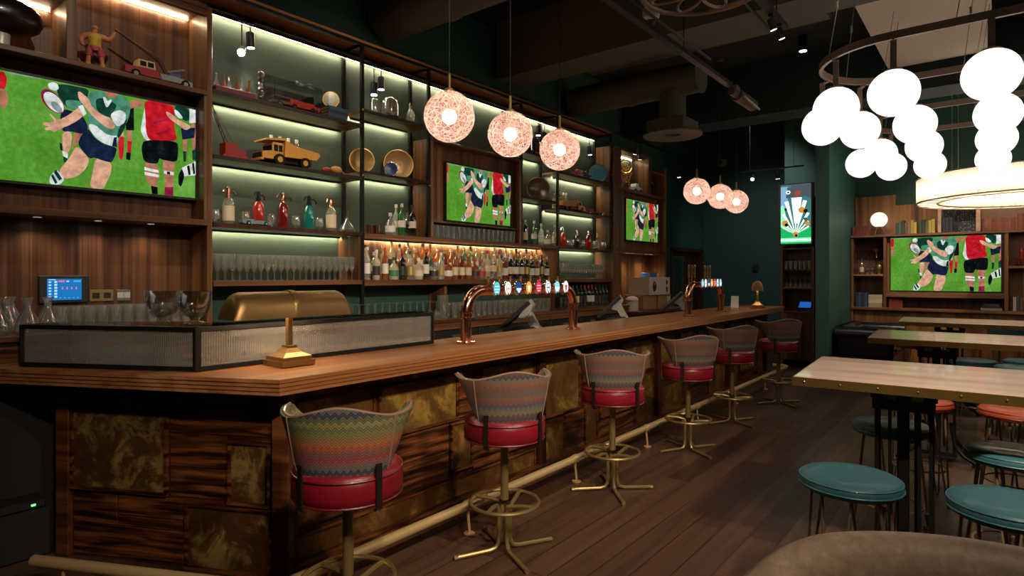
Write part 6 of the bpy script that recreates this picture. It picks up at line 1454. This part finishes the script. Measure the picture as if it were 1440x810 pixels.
# ---------------------------------------------------------------- lit picture panel and glass cabinet beyond the bar
t = thing('lit_picture_panel', 'tall glowing green and white backlit picture panel above the glass cabinet', 'light panel', (-2.745, 11.30, 2.15))
MB().box((-.275,.0,-.02), (.275,.10,1.05)).build('frame', M['walnut_dark'], t)
PM = [emis('panel_'+a, hx(b), c) for a, b, c in (('teal','4a8a8c',.8),('green','18a858',1.3),('mint','8ae8b0',1.4),('white','eefff2',1.7),('orange','d89040',1.0),('blue','88b4dc',1.0),('dark','10241c',.4),('red','b84838',.9),('grey','5c6a70',.7))]
m = MB(); w2, y_ = .245, -.002
def pq(pts, mi):
    global y_
    y_ -= .0004; m.add([(x, y_, z) for x, z in pts], [tuple(range(len(pts)))], mi)
pq([(-w2,0),(w2,0),(w2,1.03),(-w2,1.03)], 0); pq([(-w2,.0),(w2,0),(w2,.27),(-w2,.30)], 1); pq([(-w2,.03),(w2,.03),(w2,.10),(-w2,.10)], 2); pq([(-w2,.055),(w2,.055),(w2,.075),(-w2,.075)], 3)
pq([(-w2,.6),(-.13,.65),(-.13,1.0),(-w2,1.0)], 5); pq([(-w2,.30),(-.1,.2),(-.2,.68),(-w2,.66)], 2); pq([(.05,.85),(w2,.78),(w2,1.02),(-.1,1.02)], 8)
pq([(-.14,.98),(.08,.98),(.12,.80),(-.16,.80)], 8); pq([(.0,.82),(.07,.84),(.09,.9),(.02,.92),(-.02,.87)], 7)
for i in range(9):
    a = R(90-58+i*14.5); L2 = min(.60, .225/max(.01,abs(math.cos(R(90-58+i*14.5)))+.055))
    pq([(0.0,.16),(L2*math.cos(a-.055),.16+L2*math.sin(a-.055)),(L2*math.cos(a+.055),.16+L2*math.sin(a+.055))], 3)
pq([(-.07,.80),(.10,.80),(.05,.35),(-.02,.35)], 3)
for (x, z, r, c_) in ((.10,.58,.055,4),(.16,.56,.035,6),(-.17,.36,.055,4),(-.15,.33,.03,6),(.19,.34,.04,4),(-.12,.90,.035,3),(-.12,.90,.018,6),(0,.16,.045,4),(0.01,.14,.022,6),(-.16,.60,.02,6),(.16,.42,.03,8)):
    pq([(x+r*math.cos(2*PI*k/14), z+r*math.sin(2*PI*k/14)) for k in range(14)], c_)
m.build('picture', PM, t, smooth=0, fix=False)
b = MB(); b.box((-3.01,11.62,0), (-2.29,12.9,4.75)); struct('wall_alcove', b, M['green'])
c = thing('glass_cabinet', 'narrow walnut cabinet with rows of glasses under the glowing picture panel', 'cabinet', (0,0,0))
part('side_panel', (-3.0,11.3,0), (-2.96,11.61,2.10), 'walnut', c); part('side_panel', (-2.50,11.3,0), (-2.45,11.61,2.10), 'walnut', c); part('back_panel', (-2.96,11.59,.1), (-2.50,11.61,2.08), 'walnut_dark', c)
for z in (2.05,1.68,1.36): part('shelf', (-2.96,11.32,z), (-2.50,11.585,z+.025), 'walnut_x', c)
part('worktop', (-2.96,11.28,.94), (-2.50,11.585,.975), 'walnut_x', c)
for i, x in enumerate((-2.955,-2.728)):
    dr = part('door', (x,11.30,.12), (x+.224,11.32,.935), 'walnut', c); MB().ball((x+(.20 if i == 0 else .024),11.285,.86), .014, 10, 6).build('knob', M['brass'], dr)
for zz in (1.7055, 1.3855):
    row('upwine' if zz < 1.5 else 'highball', 'wine_glass' if zz < 1.5 else 'tumbler_glass', 'wine glass on the lower glass shelf of the cabinet under the picture panel' if zz < 1.5 else 'tumbler on the upper shelf of the cabinet under the picture panel', 'glass', 'glasses in the narrow cabinet, ' + ('lower shelf' if zz < 1.5 else 'upper shelf'), [(-2.92+i*.0762, y, zz) for i in range(6) for y in (11.38,)])
t = thing('card_terminal', 'blue topped till terminal on the narrow cabinet ledge', 'till', (-2.62,11.42,.9755)); pax([(-.08,0),(.08,0),(.08,.05),(-.08,.03)], -.11, .11).build('terminal_base', M['charcoal'], t); 
sc_ = pax([(-.05,.06),(-.04,.05),(.08,.14),(.06,.16)], -.11, .11).build('tilted_screen', M['charcoal'], t); pax([(-.052,.0615),(.055,.157),(.053,.159),(-.054,.063)], -.095, .095).build('display', emis('blue_term', hx('1f64b8'), .9), sc_)

# ---------------------------------------------------------------- sofa
t = thing('leather_sofa', 'low dark navy leather sofa against the green partition wall', 'sofa', (0,0,0))
MB().box((-2.05,10.80,.10), (-1.25,12.25,.36), 0, .03).build('sofa_base', M['bluelthr'], t); MB().box((-1.82,11.02,.365), (-1.22,12.03,.50), 0, .05).build('seat_cushion', M['bluelthr'], t)
m = MB(); m.box((-2.06,10.80,.36), (-1.84,12.25,.80), 0, .06); m.build('backrest', M['bluelthr'], t)
for y in (10.79,12.06):
    m = MB(); m.box((-2.04,y,.30), (-1.24,y+.2,.66), 0, .05); m.cyl((-2.04,y+.1,.66), (-1.22,y+.1,.66), .12, 16); m.build('armrest', M['bluelthr'], t)
for x in (-1.98,-1.32):
    for y in (10.88,12.15): MB().cyl((x,y,0), (x,y,.10), .025, 10).build('leg', M['walnut_dark'], t)

# ---------------------------------------------------------------- bookcase wall
Yb = 12.4
c = thing('bookcase', 'wide walnut bookcase wall framing the television at the far right', 'bookcase', (0,0,0))
def lp(n, x0, x1, z0, z1, y0=Yb, y1=12.88, mat='library', ch=.003):
    return part(n, (x0,y0,z0), (x1,y1,z1), mat, c, ch)
lp('back_panel', -2.08, -1.44, 1.0, 3.05, 12.84); lp('back_panel', -1.44, 2.6, 1.0, 2.86, 12.84); lp('side_panel', -2.08, -2.04, 0, 2.26); lp('carcass', -2.04, 2.6, .08, .97, 12.46)
lp('counter', -2.08, 2.6, .98, 1.03, 12.37, 12.84, 'library_h'); lp('divider', -1.575, -1.53, 1.03, 2.28); lp('divider', .08, .13, 1.03, 2.28); lp('divider', 1.25, 1.30, 1.03, 2.28)
lp('shelf', -2.04, -1.575, 1.585, 1.615, Yb+.01, 12.84, 'library_h'); lp('shelf', -2.08, 2.6, 2.275, 2.315, Yb-.02, 12.84, 'library_h'); lp('shelf', .13, 1.25, 1.71, 1.75, Yb+.01, 12.84, 'library_h')
lp('tv_surround', -1.53, .08, 1.22, 1.31, Yb, 12.5, 'library_h'); lp('tv_surround', -1.53, .08, 1.31, 2.275, 12.495, 12.51)
lp('upright', -.79, -.74, 2.315, 2.83, Yb, 12.84, 'palewood'); lp('upright', -.28, -.22, 2.315, 2.83, Yb, 12.84, 'palewood'); lp('cornice', -.79, 2.6, 2.80, 2.86, Yb, 12.84, 'palewood'); lp('back_panel', -.22, 2.6, 2.315, 2.80, 12.82, 12.84, 'palewood')
def paper(name, bg, fg, sc):
    mm, nt, out = new_mat(name); p = pbsdf(nt, out, bg, .8); tc = N(nt, 'ShaderNodeTexCoord'); vo = N(nt, 'ShaderNodeTexVoronoi', inp={'Scale': sc, 'Randomness': .5}); L(nt, tc.outputs['Object'], vo.inputs['Vector'])
    r = ramp(nt, [(.0, fg), (.28, fg), (.34, bg)], 'LINEAR'); L(nt, vo.outputs['Distance'], r.inputs[0]); L(nt, r.outputs[0], p.inputs['Base Color']); return mm
MB().box((-.74,12.80,2.315), (-.28,12.82,2.80)).build('patterned_panel', paper('grey_wallpaper', hx('39434a'), hx('8c9294'), 30), c)
MB().box((-2.04,12.80,1.615), (-1.575,12.82,2.275)).build('patterned_panel', paper('plum_wallpaper', hx('4a2228'), hx('8a6a5c'), 34), c)
for i in range(6):
    x = -2.03+i*.77
    d_ = lp('door', x, x+.755, .10, .97, 12.44, 12.458); q = x+.70 if i % 2 == 0 else x+.055
    m = MB(); m.cyl((q,12.41,.80), (q,12.41,.88), .007, 8); m.cyl((q,12.44,.81), (q,12.41,.81), .005, 6); m.cyl((q,12.44,.87), (q,12.41,.87), .005, 6); m.build('handle', M['brass'], d_)
tv('television in the bookcase at the far right of the room', 1.505, .915, (-.715, 12.44, 1.335), 0)
def book(label, x, y, z, w, h, d, col, lean=0, flat=False, group='books in the bookcase'):
    t = thing('book', label, 'book', (x, y, z), (0, lean, 0) if not flat else 0, group)
    cv = plain('cover_'+col, hx(col), .6) if 'cover_'+col not in bpy.data.materials else bpy.data.materials['cover_'+col]
    pg = bpy.data.materials.get('book_pages') or plain('book_pages', hx('c8b490'), .85)
    if flat:
        MB().box((0,-d,0), (w,0,.004)).box((0,-d,h-.004), (w,0,h)).box((0,-d,.004), (w,-d+.005,h-.004)).build('cover', cv, t); MB().box((.004,-d+.006,.0045), (w-.004,-.003,h-.0045)).build('pages', pg, t)
    else:
        MB().box((0,-d,0), (.003,0,h)).box((w-.003,-d,0), (w,0,h)).box((.003,-d,0), (w-.003,-d+.004,h)).build('cover', cv, t); MB().box((.0035,-d+.005,.003), (w-.0035,-.004,h-.006)).build('pages', pg, t)
cols = ['3f4a3c','4a5a44','2f3f38','6a5a3a','8a6a4a','a89040','c8b04a','3f4a3c','2a3a30','5a5a3a','b8a048','c0a848']
x = -1.40
for i, c_ in enumerate(cols):
    w = .036+.005*(i % 3); book('%s upright book, %s from the left above the bookcase television' % ('yellow' if c_ in ('a89040','c8b04a','b8a048','c0a848') else 'muted green or brown', nth(i)), x, 12.66, 2.3155, w, .20+.02*(i % 3), .17, c_); x += w+.004
    if i == 6: x += .03
for i in range(3): book('dark navy book, %s before the patterned grey panel' % nth(i), -.735+i*.05, 12.66, 2.3155, .046, .25, .18, '1c2430')
x = -.20
for i in range(16):
    w = .034+.008*(i % 2) if i < 11 else .055; book('brown leather bound book, %s from the left on the top right shelf' % nth(i), x, 12.66, 2.3155, w, .21 if i < 11 else .26, .18, ['6e3a24','7e4428','8a5030'][i % 3] if i < 11 else '7a3a2c'); x += w+.003
for i in range(5): book('red brown book lying among the stack, %s from the left beneath the globe lamp' % nth(i), -2.06+i*.052, 12.62, 2.3155, .049, .17, .16, '7c3424')
for i in range(4): book('blue upright book, %s from the left at the lower left of the bookcase' % nth(i), -2.02+i*.048, 12.66, 1.0305, .044, .26, .18, ['2c3e54','34506e','24384c','3c5878'][i])
for i in range(3): book('cream book lying flat, %s from the bottom of the pale pile at the lower left' % nth(i), -1.81, 12.62, 1.0305+i*.074, .215, .071, .18, ['a89878','d0c0a0','c4b088'][i], flat=True)
for i in range(4): book('red book, %s from the left below the bookcase television' % nth(i), -1.50+i*.052, 12.62, 1.0305, .049, .155-.005*i, .16, '8e3430')
for i, cc in enumerate(('c8c4b8','2a3a50','3a4a60')): book('%s book lying flat, %s from the bottom below the right end of the television' % ('white' if i == 0 else 'dark blue', nth(i)), -.22+.02*i, 12.62, 1.0305+i*.037, .27-.04*i, .035, .18, cc, flat=True)
for i in range(4): book('dark upright book, %s from the left at the lower right of the bookcase' % nth(i), .145+i*.042, 12.66, 1.0305, .038, .22, .17, ['3a2c28','c8bca8','2c3848','5a3c34'][i])
one('cream_box', MB().box((.33,12.45,1.0305), (.62,12.65,1.22), 0, .008).mesh('cream_box', Cream), 'pale box at the right edge beside the dark books', 'box')
t = thing('globe_lamp', 'white ball table lamp on brass legs on top of the bookcase', 'lamp', (-1.66,12.55,2.322)); MB().ball((0,0,.27), .135, 24, 16).build('glass_ball', emis('ball_lamp', (1,.93,.85), 1.1), t)
m = MB()
for k in range(3): a = k*2.09; m.cyl((.11*math.cos(a),.11*math.sin(a),0), (.03*math.cos(a),.03*math.sin(a),.15), .006, 6)
m.lathe([(0,.135),(.05,.135),(.05,.15),(0,.15)], 14); m.build('tripod', M['brass'], t)
z = 1.6155
spec_thing('spirit_bottle', 'tan bottle with black top on the left middle shelf of the bookcase', 'bottle', (-1.93,12.55,z), 0, None, bottle_spec('spirit','amber','cream','black'))
t = thing('trophy', 'squat brass trophy jar on the left middle shelf of the bookcase', 'trophy', (-1.66,12.58,z)); MB().lathe([(0,0),(.05,0),(.045,.02),(.07,.06),(.08,.13),(.06,.17),(.065,.18),(0,.18)], 20).build('jar_body', M['brass_lamp'], t); MB().lathe([(0,.181),(.05,.181),(.03,.20),(.01,.215),(0,.22)], 16).build('lid', M['brass'], t)
for i, x in enumerate((-1.84,-1.77)): one('brass_cup', MB().lathe([(0,0),(.03,0),(.012,.02),(.012,.05),(.035,.08),(.035,.11),(0,.10)], 16).mesh('brass_cup', M['bronze']), 'small dark metal cup, %s of two on the left middle bookcase shelf' % nth(i), 'cup', (x,12.57,z), 0, 'metal cups in the bookcase')
t = thing('brass_horn', 'brass horn hanging on the plum patterned panel of the bookcase', 'ornament', (-1.72,12.70,2.02)); MB().lathe([(.03,0),(.07,.05),(.075,.06),(.02,.0),(.012,-.08),(.02,-.1)], 16).build('horn_bell', M['brass'], t); MB().cyl((0,.098,.0), (0,-.02,.0), .008, 8).build('hook', M['brass'], t)
t = thing('ornament_sculpture', 'red and white figure group on the right shelf beside the bookcase television', 'ornament', (.33,12.58,1.7505)); MB().lathe([(0,0),(.12,0),(.12,.02),(0,.02)], 20).build('base', M['black'], t)
for i in range(9): a = i*2.4; MB().lathe([(0,0),(.03,0),(.02,.08),(.032,.11),(.02,.15),(0,.17)], 10).build('figurine', [wcard, Red, RedP][i % 3], t, (.07*math.cos(a)*(i % 2+.3), .07*math.sin(a)*(i % 2+.3), .0205+.09*(i//4)))
t = thing('leaning_frame', 'pale picture leaning with a dark diagonal on the lower right bookcase shelf', 'picture', (.42,12.80,1.235)); t.location = (.62,12.70,1.0305); MB().box((-.30,0,0), (.30,.02,.60), 0, .003).build('mount', Cream, t); MB().bar((-.28,-.004,.55), (.25,-.004,.12), .03, .006, up=(0,1,0)).build('dark_bar', M['walnut_dark'], t)

# ---------------------------------------------------------------- camera, world, view
cam = bpy.data.cameras.new('camera'); co = link('camera', cam); co.location = (0,0,HH); co.rotation_euler = (R(90),0,R(38.8))
cam.sensor_width = 36; cam.lens = FF/1440*36; cam.shift_y = -18/1440; cam.clip_start = .05; cam.clip_end = 60
scene.camera = co
w = bpy.data.worlds.new('world'); scene.world = w; w.use_nodes = True
w.node_tree.nodes['Background'].inputs[0].default_value = (.5,.5,.5,1); w.node_tree.nodes['Background'].inputs[1].default_value = .13
scene.view_settings.view_transform = 'Standard'; scene.view_settings.look = 'None'; scene.view_settings.exposure = 0; scene.view_settings.gamma = 1; scene.view_settings.use_curve_mapping = False
try:
    scene.cycles.use_denoising = True; scene.cycles.use_light_tree = True
    scene.cycles.max_bounces = 8; scene.cycles.transparent_max_bounces = 24; scene.cycles.transmission_bounces = 4
    scene.cycles.sample_clamp_indirect = 4; scene.cycles.caustics_reflective = False; scene.cycles.caustics_refractive = False
except Exception: pass
